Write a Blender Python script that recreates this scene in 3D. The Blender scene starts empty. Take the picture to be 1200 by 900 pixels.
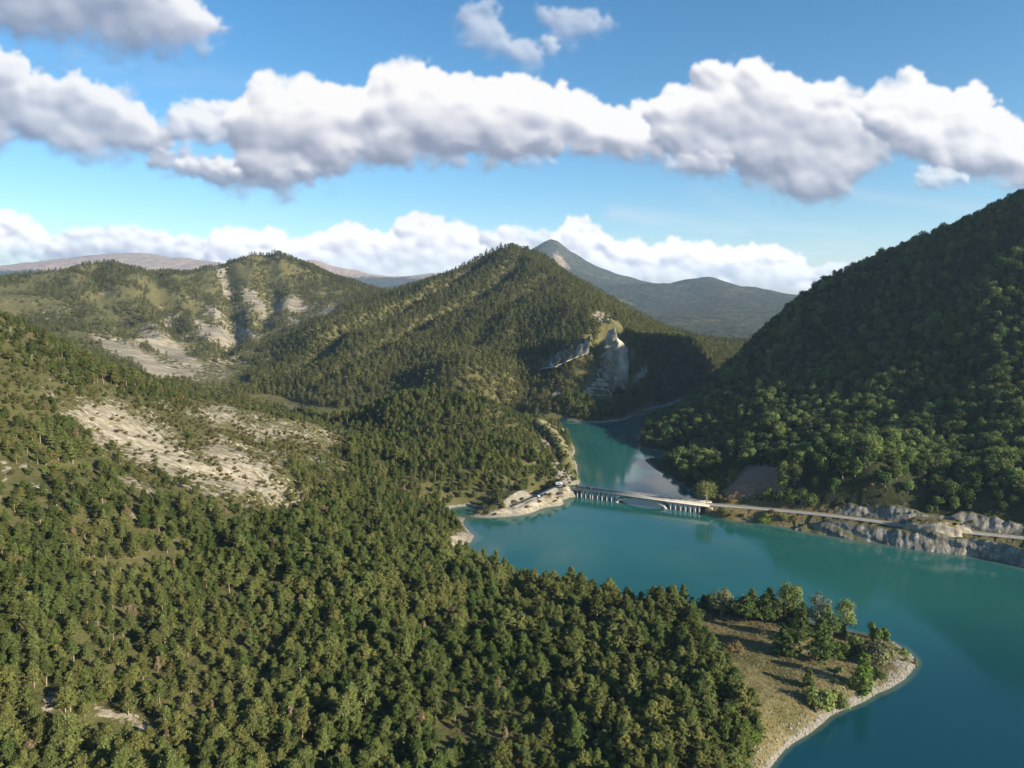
import bpy, math, random
import numpy as np

S = 1.6                       # metres per layout unit (the drone flies 100 units = 160 m above the lake)
H = 100.0
F = 847.0
PITCH = math.atan(100.0 / F)
cp, sp = math.cos(PITCH), math.sin(PITCH)
rng = np.random.default_rng(7)
random.seed(7)

scene = bpy.context.scene
col = scene.collection
R = math.radians

# ------------------------------------------------------------------ layout helpers (surveyed from the photograph)
def raydir(u, v):
    a = (u - 600.0) / F
    b = (450.0 - v) / F
    return a, cp + b * sp, -sp + b * cp

def P(u, v, d):
    a, y, z = raydir(u, v)
    t = d / y
    return (a * t * S, d * S, (H + z * t) * S)

def Z(u, v, z0):
    a, y, z = raydir(u, v)
    t = (z0 - H) / z
    return (a * t * S, y * t * S, z0 * S)

def D(u, v, z0):
    a, b, c = Z(u, v, 0)
    return (a, b, z0 * S)

def W(x, y, z):
    return (x * S, y * S, z * S)

def proj(x, y, z):
    """world metres -> photo pixels"""
    x = x / S; y = y / S; z = z / S - H
    f = y * cp - z * sp
    f = np.where(np.abs(f) < 1e-3, 1e-3, f)
    up = y * sp + z * cp
    return 600 + F * x / f, 450 - F * up / f, f * S

# ------------------------------------------------------------------ noise
_pr = np.random.default_rng(11)
_perm = np.concatenate([_pr.permutation(512)] * 3)
_val = _pr.random(512)

def vnoise(x, y, seed=0):
    xi = np.floor(x).astype(np.int64); yi = np.floor(y).astype(np.int64)
    fx = x - xi; fy = y - yi
    fx = fx * fx * fx * (fx * (fx * 6 - 15) + 10); fy = fy * fy * fy * (fy * (fy * 6 - 15) + 10)
    def h(i, j):
        return _val[_perm[_perm[(i + seed * 37) & 511] + (j & 511)] & 511]
    a = h(xi, yi); b = h(xi + 1, yi); c = h(xi, yi + 1); d = h(xi + 1, yi + 1)
    return (a + (b - a) * fx) * (1 - fy) + (c + (d - c) * fx) * fy

def fbm(x, y, octs=4, seed=0, gain=0.5):
    s = 0; a = 1.0; n = 0
    for o in range(octs):
        s = s + a * (vnoise(x, y, seed + o) - 0.5) * 2
        n += a; a *= gain
        x, y = x * 1.83 + y * 0.83 + 13.1, y * 1.83 - x * 0.83 + 7.7
    return s / n

def ridged(x, y, octs=3, seed=0):
    s = 0; a = 1.0; n = 0
    for o in range(octs):
        s = s + a * (1 - np.abs(vnoise(x, y, seed + o) * 2 - 1)); n += a; a *= 0.5
        x, y = x * 1.9 + 5.2, y * 1.9 + 9.1
    return s / n

def smooth(a, b, x):
    t = np.clip((x - a) / (b - a), 0, 1)
    return t * t * (3 - 2 * t)

# ------------------------------------------------------------------ polygons in survey pixels
def inpoly(u, v, poly, soft=4.0):
    """soft membership of points in a polygon"""
    n = len(poly)
    ins = np.zeros(u.shape, bool)
    dist = np.full(u.shape, 1e9)
    for i in range(n):
        x1, y1 = poly[i]; x2, y2 = poly[(i + 1) % n]
        cond = ((y1 > v) != (y2 > v))
        with np.errstate(divide='ignore', invalid='ignore'):
            xi = (x2 - x1) * (v - y1) / ((y2 - y1) if y2 != y1 else 1e-9) + x1
        ins ^= cond & (u < xi)
        dx, dy = x2 - x1, y2 - y1
        t = np.clip(((u - x1) * dx + (v - y1) * dy) / (dx * dx + dy * dy + 1e-9), 0, 1)
        dist = np.minimum(dist, np.hypot(u - x1 - t * dx, v - y1 - t * dy))
    sd = np.where(ins, dist, -dist)
    return np.clip(sd / soft * 0.5 + 0.5, 0, 1)

def polys(u, v, lst, soft=4.0, warp=0.0, seed=50, freq=0.03):
    if warp:
        u, v = u + warp * fbm(u * freq, v * freq, 3, seed), v + warp * fbm(u * freq, v * freq, 3, seed + 9)
    m = np.zeros(u.shape)
    for p in lst:
        m = np.maximum(m, inpoly(u, v, p, soft))
    return m

SCREE_NEAR = [
    [(78, 478), (118, 468), (150, 478), (196, 508), (240, 540), (262, 566), (228, 566), (165, 540), (112, 512)],
    [(222, 474), (262, 476), (300, 488), (352, 498), (366, 512), (330, 516), (288, 508), (250, 498)],
    [(240, 508), (290, 520), (330, 545), (338, 580), (322, 602), (290, 585), (252, 568), (235, 540)],
    [(330, 494), (372, 502), (388, 518), (350, 520)],
    [(0, 540), (10, 542), (12, 560), (0, 562)], [(40, 562), (58, 570), (56, 584), (42, 578)],
    [(98, 590), (112, 600), (106, 622), (98, 610)], [(152, 590), (168, 600), (160, 612), (150, 604)],
    [(20, 538), (36, 538), (40, 548), (24, 548)], [(140, 555), (180, 575), (178, 582), (140, 566)],
    [(28, 690), (40, 694), (36, 702), (26, 700)],
    [(46, 808), (60, 804), (70, 822), (66, 840), (50, 834)], [(110, 826), (135, 830), (172, 846), (176, 858), (150, 850), (115, 836)],
]
SPARSE_NEAR = [[(70, 460), (240, 465), (400, 505), (405, 560), (350, 600), (300, 610), (200, 585), (110, 530)],
               [(0, 430), (40, 440), (80, 470), (60, 500), (0, 480)]]
SCREE_MID = [
    [(105, 392), (150, 400), (205, 432), (226, 450), (185, 440), (130, 412)],
    [(160, 382), (190, 392), (235, 425), (240, 438), (205, 425), (175, 402)],
    [(253, 314), (262, 314), (273, 345), (268, 350)], [(282, 334), (293, 338), (313, 360), (314, 376), (300, 368), (288, 350)],
    [(318, 358), (345, 348), (358, 358), (350, 364), (325, 366)], [(218, 372), (262, 384), (284, 398), (270, 406), (240, 398)],
    [(376, 362), (396, 356), (392, 366), (378, 370)], [(240, 358), (264, 366), (262, 378), (248, 372)],
    [(262, 374), (290, 384), (300, 396), (280, 394)], [(335, 372), (350, 372), (352, 384), (340, 382)],
    [(150, 412), (200, 424), (230, 440), (236, 450), (180, 440)],
    [(692, 368), (708, 364), (716, 376), (700, 382)], [(655, 306), (666, 312), (668, 322), (658, 318)],
    [(632, 426), (660, 410), (690, 402), (692, 412), (662, 424), (640, 432)],
    [(645, 465), (662, 458), (660, 470), (645, 474)], [(655, 486), (680, 486), (676, 494), (655, 494)],
    [(740, 440), (755, 430), (760, 440), (745, 446)],
]
SCREE_BAND = [[(90, 385), (160, 378), (240, 400), (300, 395), (330, 405), (270, 450), (200, 452), (130, 420)], [(215, 350), (300, 345), (400, 350), (400, 370), (320, 400), (260, 395)], [(380, 440), (440, 470), (430, 480), (370, 455)]]
MEADOW = [[(806, 712), (860, 722), (905, 726), (960, 735), (1000, 748), (1040, 756), (1072, 772), (1070, 795), (1000, 830),
           (950, 860), (905, 905), (880, 905), (888, 868), (868, 830), (842, 790), (826, 750)]]
STONES = [[(1074, 766), (1068, 795), (1004, 832), (935, 880), (905, 910), (890, 900), (920, 866), (962, 836), (1000, 808), (1040, 780), (1050, 764)]]
BANK = [[(543, 600), (566, 600), (590, 592), (620, 585), (645, 572), (660, 560), (675, 575), (665, 590), (640, 600), (600, 612), (543, 614)],
        [(518, 630), (545, 620), (556, 624), (553, 636), (530, 644)]]
CLIFF_HILLOCK = [[(638, 500), (655, 512), (668, 535), (680, 560), (674, 575), (655, 566), (648, 548), (640, 525)],
                 [(628, 530), (640, 528), (640, 545), (626, 545)]]
EARTH_RIGHT = [[(846, 578), (868, 556), (888, 543), (908, 546), (920, 568), (906, 582), (880, 580), (858, 588)]]

# ------------------------------------------------------------------ height fields
class Layer:
    def __init__(self, pts, x0, x1, y0, y1, step, c=25.0, noise=None, carve=None):
        p = np.array(pts, float)
        self.p = p[:, :2]
        n = len(p)
        d = np.hypot(self.p[:, None, 0] - self.p[None, :, 0], self.p[:, None, 1] - self.p[None, :, 1])
        A = np.zeros((n + 3, n + 3))
        A[:n, :n] = -np.sqrt(d * d + c * c)
        A[:n, :n] += np.eye(n) * 1e-3
        A[:n, n] = 1; A[n, :n] = 1
        A[:n, n + 1:] = self.p / 1000.0; A[n + 1:, :n] = self.p.T / 1000.0
        b = np.concatenate([p[:, 2], [0, 0, 0]])
        self.w = np.linalg.solve(A, b); self.c = c; self.n = n
        self.xs = np.arange(x0, x1 + step, step) * S
        self.ys = np.arange(y0, y1 + step, step) * S
        self.step = step * S
        X, Y = np.meshgrid(self.xs, self.ys)
        Zg = np.zeros(X.shape)
        for i in range(0, X.shape[0], 20):
            Zg[i:i + 20] = self.rbf(X[i:i + 20], Y[i:i + 20])
        if noise: Zg = noise(X, Y, Zg)
        if carve: Zg = carve(X, Y, Zg)
        self.X, self.Y, self.Zg = X, Y, Zg
        self.gy, self.gx = np.gradient(Zg, self.step)

    def rbf(self, X, Y):
        r = -np.sqrt((X[..., None] - self.p[:, 0]) ** 2 + (Y[..., None] - self.p[:, 1]) ** 2 + self.c ** 2)
        return r @ self.w[:self.n] + self.w[self.n] + (X * self.w[self.n + 1] + Y * self.w[self.n + 2]) / 1000.0

    def at(self, x, y, g=None):
        g = self.Zg if g is None else g
        x = np.asarray(x, float); y = np.asarray(y, float)
        fx = np.clip((x - self.xs[0]) / self.step, 0, len(self.xs) - 1.001)
        fy = np.clip((y - self.ys[0]) / self.step, 0, len(self.ys) - 1.001)
        i = fx.astype(int); j = fy.astype(int); fx -= i; fy -= j
        return (g[j, i] * (1 - fx) + g[j, i + 1] * fx) * (1 - fy) + (g[j + 1, i] * (1 - fx) + g[j + 1, i + 1] * fx) * fy

    def mesh(self, name, mat, attrs=None):
        ny, nx = self.X.shape
        co = np.stack([self.X, self.Y, self.Zg], -1).reshape(-1, 3)
        idx = np.arange(nx * ny).reshape(ny, nx)
        f = np.stack([idx[:-1, :-1], idx[:-1, 1:], idx[1:, 1:], idx[1:, :-1]], -1).reshape(-1, 4)
        o = grid_mesh(name, co, f, mat)
        for k, a in (attrs or {}).items():
            at = o.data.attributes.new(k, 'FLOAT', 'POINT')
            at.data.foreach_set('value', a.reshape(-1).astype(np.float32))
        return o

def grid_mesh(name, co, faces, mat=None, smooth_=True, parent=None, link=True):
    me = bpy.data.meshes.new(name)
    co = np.asarray(co, np.float32); faces = np.asarray(faces, np.int32)
    k = faces.shape[1]
    me.vertices.add(len(co)); me.vertices.foreach_set('co', co.reshape(-1))
    me.loops.add(faces.size); me.loops.foreach_set('vertex_index', faces.reshape(-1))
    me.polygons.add(len(faces))
    me.polygons.foreach_set('loop_start', np.arange(0, faces.size, k, dtype=np.int32))
    if smooth_: me.polygons.foreach_set('use_smooth', np.ones(len(faces), bool))
    me.update(calc_edges=True)
    if mat: me.materials.append(mat)
    o = bpy.data.objects.new(name, me)
    if link: col.objects.link(o)
    if parent: o.parent = parent
    return o

def seg_dist(X, Y, pl):
    """distance to a polyline and the height along it"""
    best = np.full(X.shape, 1e9); hz = np.zeros(X.shape)
    for (x1, y1, z1), (x2, y2, z2) in zip(pl[:-1], pl[1:]):
        dx, dy = x2 - x1, y2 - y1
        t = np.clip(((X - x1) * dx + (Y - y1) * dy) / (dx * dx + dy * dy), 0, 1)
        d = np.hypot(X - x1 - t * dx, Y - y1 - t * dy)
        m = d < best
        best = np.where(m, d, best); hz = np.where(m, z1 + (z2 - z1) * t, hz)
    return best, hz

# roads and bridge axis (metres)
DECK = 4.2
BR_L = Z(675, 571.2, DECK); BR_R = Z(828, 590.4, DECK)
ROAD_R = [BR_R] + [Z(u, v, z) for u, v, z in [(870, 594, 4.5), (915, 598, 5.1), (960, 602.5, 5.8), (1010, 608.5, 6.2), (1060, 615.5, 6.4),
                                              (1110, 621, 6.6), (1160, 626, 6.8), (1200, 630.5, 7.0), (1260, 640, 7.2)]]
ROAD_L = [BR_L] + [Z(u, v, z) for u, v, z in [(664, 570, 4.2), (653, 570.5, 4.3), (640, 576, 4.2), (626, 583, 3.8), (612, 589, 3.3), (600, 594, 2.8)]]
ROAD_FAR = [Z(u, v, z) for u, v, z in [(752, 480.5, 3.0), (770, 477, 3.3), (784, 474, 3.8), (797, 468.5, 4.4), (810, 464, 5.0), (826, 460, 5.4)]]

# --- near slope, hillock and peninsula
shore_near = [(905, 898), (935, 868), (962, 850), (1000, 828), (1040, 808), (1066, 790), (1073, 776), (1062, 762), (1045, 753), (1000, 741),
              (960, 731), (915, 722), (870, 716), (825, 711), (780, 709), (720, 700), (660, 689), (610, 680), (570, 668), (545, 654), (538, 644),
              (553, 634), (552, 625), (545, 615), (545, 606.5), (570, 606.5), (590, 606), (620, 602), (645, 594), (660, 588), (669, 583), (675, 577),
              (678, 568), (677, 555), (672, 538), (665, 515), (660, 502), (652, 490)]
near = [Z(u, v, 0) for u, v in shore_near]
near += [D(u, v, -9) for u, v in [(700, 640), (620, 645), (600, 660), (680, 665), (750, 672), (830, 690), (900, 700), (980, 715), (1040, 735), (1100, 760),
                                  (1100, 800), (1060, 830), (1000, 860), (960, 890), (940, 930), (700, 560), (715, 530), (700, 505), (690, 600), (640, 625), (720, 590)]] + [D(u, v, -4) for u, v in [(585, 625), (572, 640)]]
near += [Z(u, v, z) for u, v, z in [
    (835, 742, 3.5), (870, 765, 4.5), (920, 780, 3.8), (905, 820, 5), (960, 775, 3.5), (1000, 785, 2.2), (955, 820, 2.5), (830, 780, 6), (865, 870, 5), (1040, 775, 1.3),
    (600, 930, 6), (750, 900, 6), (700, 800, 8), (650, 740, 6), (500, 750, 10), (400, 700, 15), (550, 700, 7), (300, 900, 10), (150, 900, 13), (0, 900, 18),
    (0, 715, 31), (0, 578, 46), (0, 465, 66), (150, 659, 27), (150, 529, 43), (300, 658, 20), (300, 548, 30), (780, 760, 6),
    (655, 572, 4.2), (666, 573, 4.1), (628, 588, 3.4), (600, 597, 2.4), (640, 580, 4.0), (570, 597, 2.6), (645, 585, 3.2), (500, 640, 7), (522, 610, 5), (470, 612, 11), (525, 640, 3), (535, 625, 3)]]
near += [P(u, v, d) for u, v, d in [
    (0, 370, 330), (60, 402, 338), (100, 430, 343), (150, 452, 348), (200, 466, 360), (250, 478, 376), (300, 486, 392), (350, 495, 410), (390, 506, 425),
    (420, 500, 465), (460, 472, 480), (500, 462, 478), (530, 462, 472), (565, 470, 472), (600, 488, 472), (630, 508, 458), (650, 524, 440), (662, 543, 412),
    (450, 510, 430), (530, 525, 400), (590, 560, 365), (560, 590, 342), (480, 560, 352), (430, 560, 345), (400, 520, 400), (450, 600, 296), (560, 600, 336), (350, 600, 270), (620, 550, 375), (520, 580, 345)]]
near += [W(*p) for p in [(-200, 480, 25), (-120, 540, 8), (-60, 570, 5), (0, 590, 2), (20, 560, 3), (-330, 430, 60), (-330, 330, 110), (-300, 230, 80), (-220, 130, 42), (-330, 120, 70),
                         (-100, 90, 12), (0, 90, 4), (60, 110, 2), (-300, 540, 20), (-30, 620, -2), (-150, 620, 0), (35, 600, -6)]]

def near_noise(X, Y, Zg):
    a = smooth(0, 8, Zg)
    Zg = Zg + a * (5.0 * fbm(X / 95, Y / 95, 4, 3) + 1.2 * fbm(X / 18, Y / 18, 3, 21))
    u, v, _ = proj(X, Y, Zg)
    sc = polys(u, v, SCREE_NEAR[:4], 20)
    q = X * 0.86 + Y * 0.5                       # gullies run down the bare marl slope
    r = -X * 0.5 + Y * 0.86
    Zg = Zg + sc * (3.8 * (ridged(r / 13 + 0.4 * fbm(q / 40, r / 40, 2, 5), q / 90, 2, 31) - 0.5))
    sh = np.exp(-(Zg / 3.0) ** 2)
    return Zg + sh * 0.7 * fbm(X / 9, Y / 9, 3, 77)

def carve_road(pls, w0, w1, drop=0.25, cut=None):
    def f(X, Y, Zg):
        for pl in pls:
            d, hz = seg_dist(X, Y, pl)
            if cut:                                     # the road is cut into the hill on its upper side
                up = Zg > hz
                t = np.where(up, smooth(cut[0] * S, cut[1] * S, d), smooth(w0 * S, w1 * S, d))
            else: t = smooth(w0 * S, w1 * S, d)
            Zg = (hz - drop) * (1 - t) + Zg * t
        return Zg
    return f

L_near = Layer(near, -330, 135, 60, 625, 1.25, 18, near_noise, carve_road([ROAD_L], 2.0, 4))

# --- middle hill, far-left hill
mid = [Z(u, v, 0) for u, v in [(652, 493), (672, 493.5), (690, 493), (705, 491), (725, 489), (745, 487), (762, 484), (780, 480.5), (800, 475), (820, 470)]]
mid += [D(u, v, -8) for u, v in [(660, 520), (700, 510), (740, 500), (770, 495), (800, 490), (840, 480)]]
mid += [Z(u, v, z) for u, v, z in [(755, 476, 4.4), (775, 472, 4.8), (790, 466, 5.5), (806, 459, 6.5), (825, 453, 7.5)]]
mid += [P(u, v, d) for u, v, d in [
    (615, 298, 1100), (600, 299, 1105), (580, 305, 1100), (540, 325, 1100), (490, 339, 1080), (450, 351, 1050), (415, 366, 1000), (380, 380, 930), (330, 412, 850), (270, 455, 750),
    (634, 306, 1060), (646, 322, 980), (662, 344, 880), (682, 368, 760), (700, 386, 690), (714, 394, 672), (722, 402, 672),
    (735, 403, 720), (760, 411, 770), (790, 416, 810), (820, 419, 850), (860, 421, 900), (920, 424, 950), (760, 448, 700), (800, 442, 760), (722, 445, 662), (700, 350, 1150), (680, 335, 1250), (740, 385, 1050),
    (500, 400, 820), (400, 440, 720), (550, 440, 640), (620, 400, 750), (650, 440, 650), (560, 350, 950), (640, 485, 600), (690, 460, 625), (480, 460, 665), (410, 475, 650), (350, 470, 690),
    (260, 458, 685), (480, 370, 930), (620, 350, 920), (680, 400, 690), (700, 420, 652),
    (0, 330, 1150), (60, 324, 1200), (110, 313, 1250), (135, 311, 1280), (165, 318, 1300), (190, 320, 1300), (225, 319, 1330), (255, 317, 1350), (285, 308, 1390), (310, 304, 1400), (335, 310, 1370), (350, 317, 1350), (385, 337, 1300), (415, 352, 1250),
    (100, 350, 1080), (200, 360, 1150), (300, 350, 1250), (350, 372, 1120), (120, 400, 900), (220, 410, 950), (300, 410, 960), (240, 452, 770), (150, 425, 820), (30, 370, 1000), (350, 400, 980)]]
mid += [W(*p) for p in [(-100, 1500, 60), (100, 1400, 60), (-500, 1650, 100), (300, 1300, 25), (-900, 1500, 100), (-1000, 900, 110), (-600, 600, 70), (-380, 560, 30), (-250, 600, 12), (-100, 620, 2),
                        (0, 610, -2), (500, 950, 35), (500, 1300, 20), (400, 1050, 25), (-1000, 600, 100), (500, 700, 0), (300, 650, -4)]]

def mid_noise(X, Y, Zg):
    a = smooth(2, 40, Zg)
    r = ridged((X * 0.55 + Y * 0.83) / 210, (X * 0.83 - Y * 0.55) / 520, 3, 60) - 0.5
    a = a * np.where(X > 0, 0.45, 1.0)
    Zg = Zg + a * (32 * r + 9 * fbm(X / 150, Y / 150, 4, 41) + 2 * fbm(X / 40, Y / 40, 3, 45))
    return Zg

RAVINES = [([(578, 316, 1080), (545, 332, 1030), (500, 350, 980), (450, 372, 900), (400, 392, 840), (340, 425, 770)], 20, 24), ([(606, 330, 1010), (560, 352, 940), (500, 378, 860), (440, 402, 780), (390, 425, 720)], 16, 22),
           ([(640, 340, 950), (600, 372, 860), (560, 400, 760), (520, 425, 690)], 9, 20), ([(560, 318, 1090), (500, 338, 1040), (430, 368, 950), (370, 398, 870)], 13, 18),
           ([(262, 316, 1340), (268, 345, 1220), (276, 380, 1080), (262, 420, 900)], 16, 22), ([(180, 322, 1290), (190, 360, 1140), (215, 400, 980)], 14, 25), ([(310, 306, 1390), (320, 345, 1240), (310, 385, 1080)], 14, 22), ([(110, 318, 1240), (120, 355, 1100), (160, 395, 950)], 14, 26)]
_mn = mid_noise
def mid_noise(X, Y, Zg):
    Zg = _mn(X, Y, Zg)
    for pl, dep, wd in RAVINES:
        d, _ = seg_dist(X + 10 * fbm(X / 60, Y / 60, 3, 151), Y + 10 * fbm(X / 60, Y / 60, 3, 155), [P(*q) for q in pl])
        Zg = Zg - dep * np.exp(-(d / wd) ** 2) + 0.45 * dep * np.exp(-((d - 1.9 * wd) / (0.8 * wd)) ** 2)
    return Zg
L_mid = Layer(mid, -1080, 520, 545, 1680, 5.0, 45, mid_noise, carve_road([ROAD_FAR], 4, 9, 0.6))

# --- right hill
right = [Z(u, v, 0) for u, v in [(750, 523), (757, 538), (768, 550), (790, 563), (812, 575), (826, 584), (830, 593), (845, 607), (880, 612), (915, 617), (950, 623), (1000, 631), (1040, 637), (1075, 643), (1130, 650), (1175, 657),
                                 (1205, 666), (1300, 692), (1450, 740)]]
right += [D(u, v, -8) for u, v in [(725, 530), (735, 560), (770, 580), (800, 595), (815, 610), (840, 625), (900, 635), (980, 655), (1075, 670), (1170, 690), (1300, 730), (1200, 800), (730, 510)]]
right += [Z(u, v, z) for u, v, z in [(850, 588, 5), (900, 592, 5.4), (950, 596, 6.5), (1000, 601, 7.2), (1060, 608, 7.4), (1120, 614, 7.6), (1190, 622, 8), (1260, 630, 9),
                                     (965, 577, 14), (1010, 574, 17), (1060, 577, 17), (1100, 570, 19), (1150, 582, 18), (1200, 588, 18), (870, 565, 13), (890, 552, 17), (920, 575, 13)]]
right += [P(u, v, d) for u, v, d in [
    (757, 515, 495), (775, 500, 510), (800, 482, 530), (825, 462, 542), (850, 443, 552), (866, 424, 560), (883, 404, 570), (932, 356, 592), (962, 336, 598), (1000, 316, 600), (1050, 297, 602), (1120, 275, 592), (1200, 246, 572), (1300, 190, 545), (1400, 150, 530), (1500, 118, 520),
    (1000, 450, 450), (1100, 450, 412), (1100, 350, 490), (900, 500, 435), (850, 535, 415), (800, 535, 455), (950, 540, 372), (1100, 540, 337), (1190, 510, 342), (1200, 400, 405), (900, 450, 500), (1010, 400, 520)]]
right += [W(*p) for p in [(215, 700, 10), (290, 740, 55), (350, 760, 95), (450, 740, 150), (150, 620, -5), (170, 660, 0), (347, 484, 168), (389, 510, 184), (432, 547, 201), (480, 523, 226), (345, 405, 98), (385, 423, 118), (440, 446, 158), (484, 422, 165), (500, 620, 200), (550, 560, 215),  # some form an unseen ridge at right, shaped to shadow the middle hill
                          (550, 450, 205), (450, 380, 135), (400, 340, 85), (300, 250, 15), (560, 330, 95), (420, 230, 30), (560, 220, 60), (330, 190, 8), (560, 760, 180), (100, 180, -10), (60, 170, -10), (150, 210, -10), (60, 260, -10), (60, 350, -10), (60, 450, -10), (60, 600, -10), (60, 780, -10), (140, 780, -5), (120, 280, -10), (180, 175, -8), (250, 175, -3)]]

def right_noise(X, Y, Zg):
    a = smooth(10, 40, Zg)
    return Zg + a * (6 * fbm(X / 110, Y / 110, 4, 90) + 2 * fbm(X / 30, Y / 30, 3, 95))

L_right = Layer(right, 60, 565, 170, 790, 2.5, 14, right_noise, carve_road([ROAD_R], 2.6, 5.0, 0.25, (4.6, 9.5)))

# --- far mountains
FK = 1.4
far = [P(u, v, d * (FK if d > 2400 else (1 + (FK - 1) * max(d - 1500, 0) / 900))) for u, v, d in [
    (560, 312, 3100), (590, 304, 3050), (612, 298, 3000), (624, 290, 3000), (633, 284.5, 3000), (642, 281, 3000), (651, 282, 2990), (659, 288, 2970), (668, 299, 2950), (675, 307, 2920), (690, 315, 2900), (705, 322, 2850), (720, 329, 2800), (740, 334, 2750), (757, 336, 2700), (775, 332, 2650), (800, 326, 2600), (825, 323, 2600), (845, 325, 2600),
    (870, 333, 2600), (890, 339, 2600), (925, 351, 2600), (960, 362, 2600), (1010, 372, 2600),
    (740, 388, 1500), (830, 403, 1380), (870, 402, 1400), (760, 365, 1950), (850, 372, 1850), (700, 352, 2250), (920, 385, 1800), (800, 350, 2200), (880, 360, 2100), (660, 330, 2500),
    (-60, 322, 4600), (0, 322, 4800), (60, 312, 5000), (90, 305, 5000), (110, 302, 5000), (150, 298, 5000), (175, 298, 5000), (200, 302, 5000), (245, 308, 5000), (300, 316, 5000), (325, 314, 4700), (345, 308, 4500), (365, 306, 4500), (380, 309, 4500), (400, 316, 4400), (430, 323, 4300), (450, 326, 4500), (480, 323, 4500), (510, 320, 4500), (540, 321, 4500), (570, 325, 4500)]]
far += [W(p[0] * (FK if p[1] > 2300 else 1), p[1] * (FK if p[1] > 2300 else 1), p[2]) for p in [(-3500, 3000, 120), (-2500, 2400, 60), (-1200, 2200, 50), (-400, 2200, 50), (-600, 3300, 60), (-1800, 3400, 80), (300, 1500, 8), (700, 1500, 12), (1200, 1700, 60), (2000, 2600, 120), (1500, 3600, 60), (0, 3800, 80), (400, 3600, 60), (-1500, 5900, 150), (0, 5800, 120), (-3500, 5800, 150), (2000, 5800, 50), (-4300, 4500, 100), (200, 1300, 5), (-1200, 1350, 5), (-300, 1600, 20), (2300, 1400, 60)]]

def far_noise(X, Y, Zg):
    a = smooth(20, 220, Zg)
    r = ridged(X / 900, Y / 1500, 4, 120) - 0.55
    return Zg + a * (70 * r + 26 * fbm(X / 300, Y / 300, 4, 130) + 14 * (ridged(X / 130, Y / 130, 3, 137) - 0.55)) + 4 * fbm(X / 200, Y / 200, 3, 131)

L_far = Layer(far, -6200, 3400, 1300, 8300, 38, 80, far_noise)

# ------------------------------------------------------------------ node material helpers
def newmat(name):
    m = bpy.data.materials.new(name); m.use_nodes = True
    nt = m.node_tree
    return m, nt, nt.nodes['Principled BSDF'], nt.nodes['Material Output']

def N(nt, t, **kw):
    n = nt.nodes.new(t)
    for k, v in kw.items():
        if k.startswith('i_'):
            n.inputs[k[2:].replace('_', ' ')].default_value = v
        else:
            setattr(n, k, v)
    return n

def noise(nt, scale, detail=4.0, rough=0.55, coord=None, dist=0.0):
    n = N(nt, 'ShaderNodeTexNoise'); n.inputs['Scale'].default_value = scale; n.inputs['Detail'].default_value = detail
    n.inputs['Roughness'].default_value = rough; n.inputs['Distortion'].default_value = dist
    if coord is not None: nt.links.new(coord, n.inputs['Vector'])
    return n.outputs['Fac']

def ramp(nt, fac, stops):
    r = N(nt, 'ShaderNodeValToRGB')
    while len(r.color_ramp.elements) < len(stops): r.color_ramp.elements.new(0.5)
    for e, (p, c) in zip(r.color_ramp.elements, stops):
        e.position = p; e.color = (*c, 1) if len(c) == 3 else c
    nt.links.new(fac, r.inputs[0])
    return r.outputs[0]

def mixc(nt, fac, a, b):
    m = N(nt, 'ShaderNodeMix', data_type='RGBA')
    for s, v in ((0, fac), (6, a), (7, b)):
        if isinstance(v, (int, float)): m.inputs[s].default_value = v
        elif isinstance(v, tuple): m.inputs[s].default_value = (*v, 1)
        else: nt.links.new(v, m.inputs[s])
    return m.outputs[2]

def math_(nt, op, a, b=None, clamp=False):
    m = N(nt, 'ShaderNodeMath', operation=op, use_clamp=clamp)
    for s, v in ((0, a), (1, b)):
        if v is None: continue
        if isinstance(v, (int, float)): m.inputs[s].default_value = v
        else: nt.links.new(v, m.inputs[s])
    return m.outputs[0]

def mapr(nt, x, a, b, c=0.0, d=1.0):
    m = N(nt, 'ShaderNodeMapRange', interpolation_type='SMOOTHSTEP')
    nt.links.new(x, m.inputs[0])
    for i, v in enumerate((a, b, c, d)): m.inputs[i + 1].default_value = v
    return m.outputs[0]

def attr(nt, name):
    return N(nt, 'ShaderNodeAttribute', attribute_name=name).outputs['Fac']

def objpos(nt):
    return N(nt, 'ShaderNodeTexCoord').outputs['Object']

def bump(nt, bsdf, h, strength=0.5, dist=1.0):
    b = N(nt, 'ShaderNodeBump'); b.inputs['Strength'].default_value = strength; b.inputs['Distance'].default_value = dist
    nt.links.new(h, b.inputs['Height']); nt.links.new(b.outputs[0], bsdf.inputs['Normal'])

def edge(nt, a, n, amt=0.6, lo=0.35, hi=0.65):
    """sharpen an attribute with noise so that its border is ragged"""
    x = math_(nt, 'ADD', a, math_(nt, 'MULTIPLY', math_(nt, 'SUBTRACT', n, 0.5), amt))
    return mapr(nt, x, lo, hi)

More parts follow.
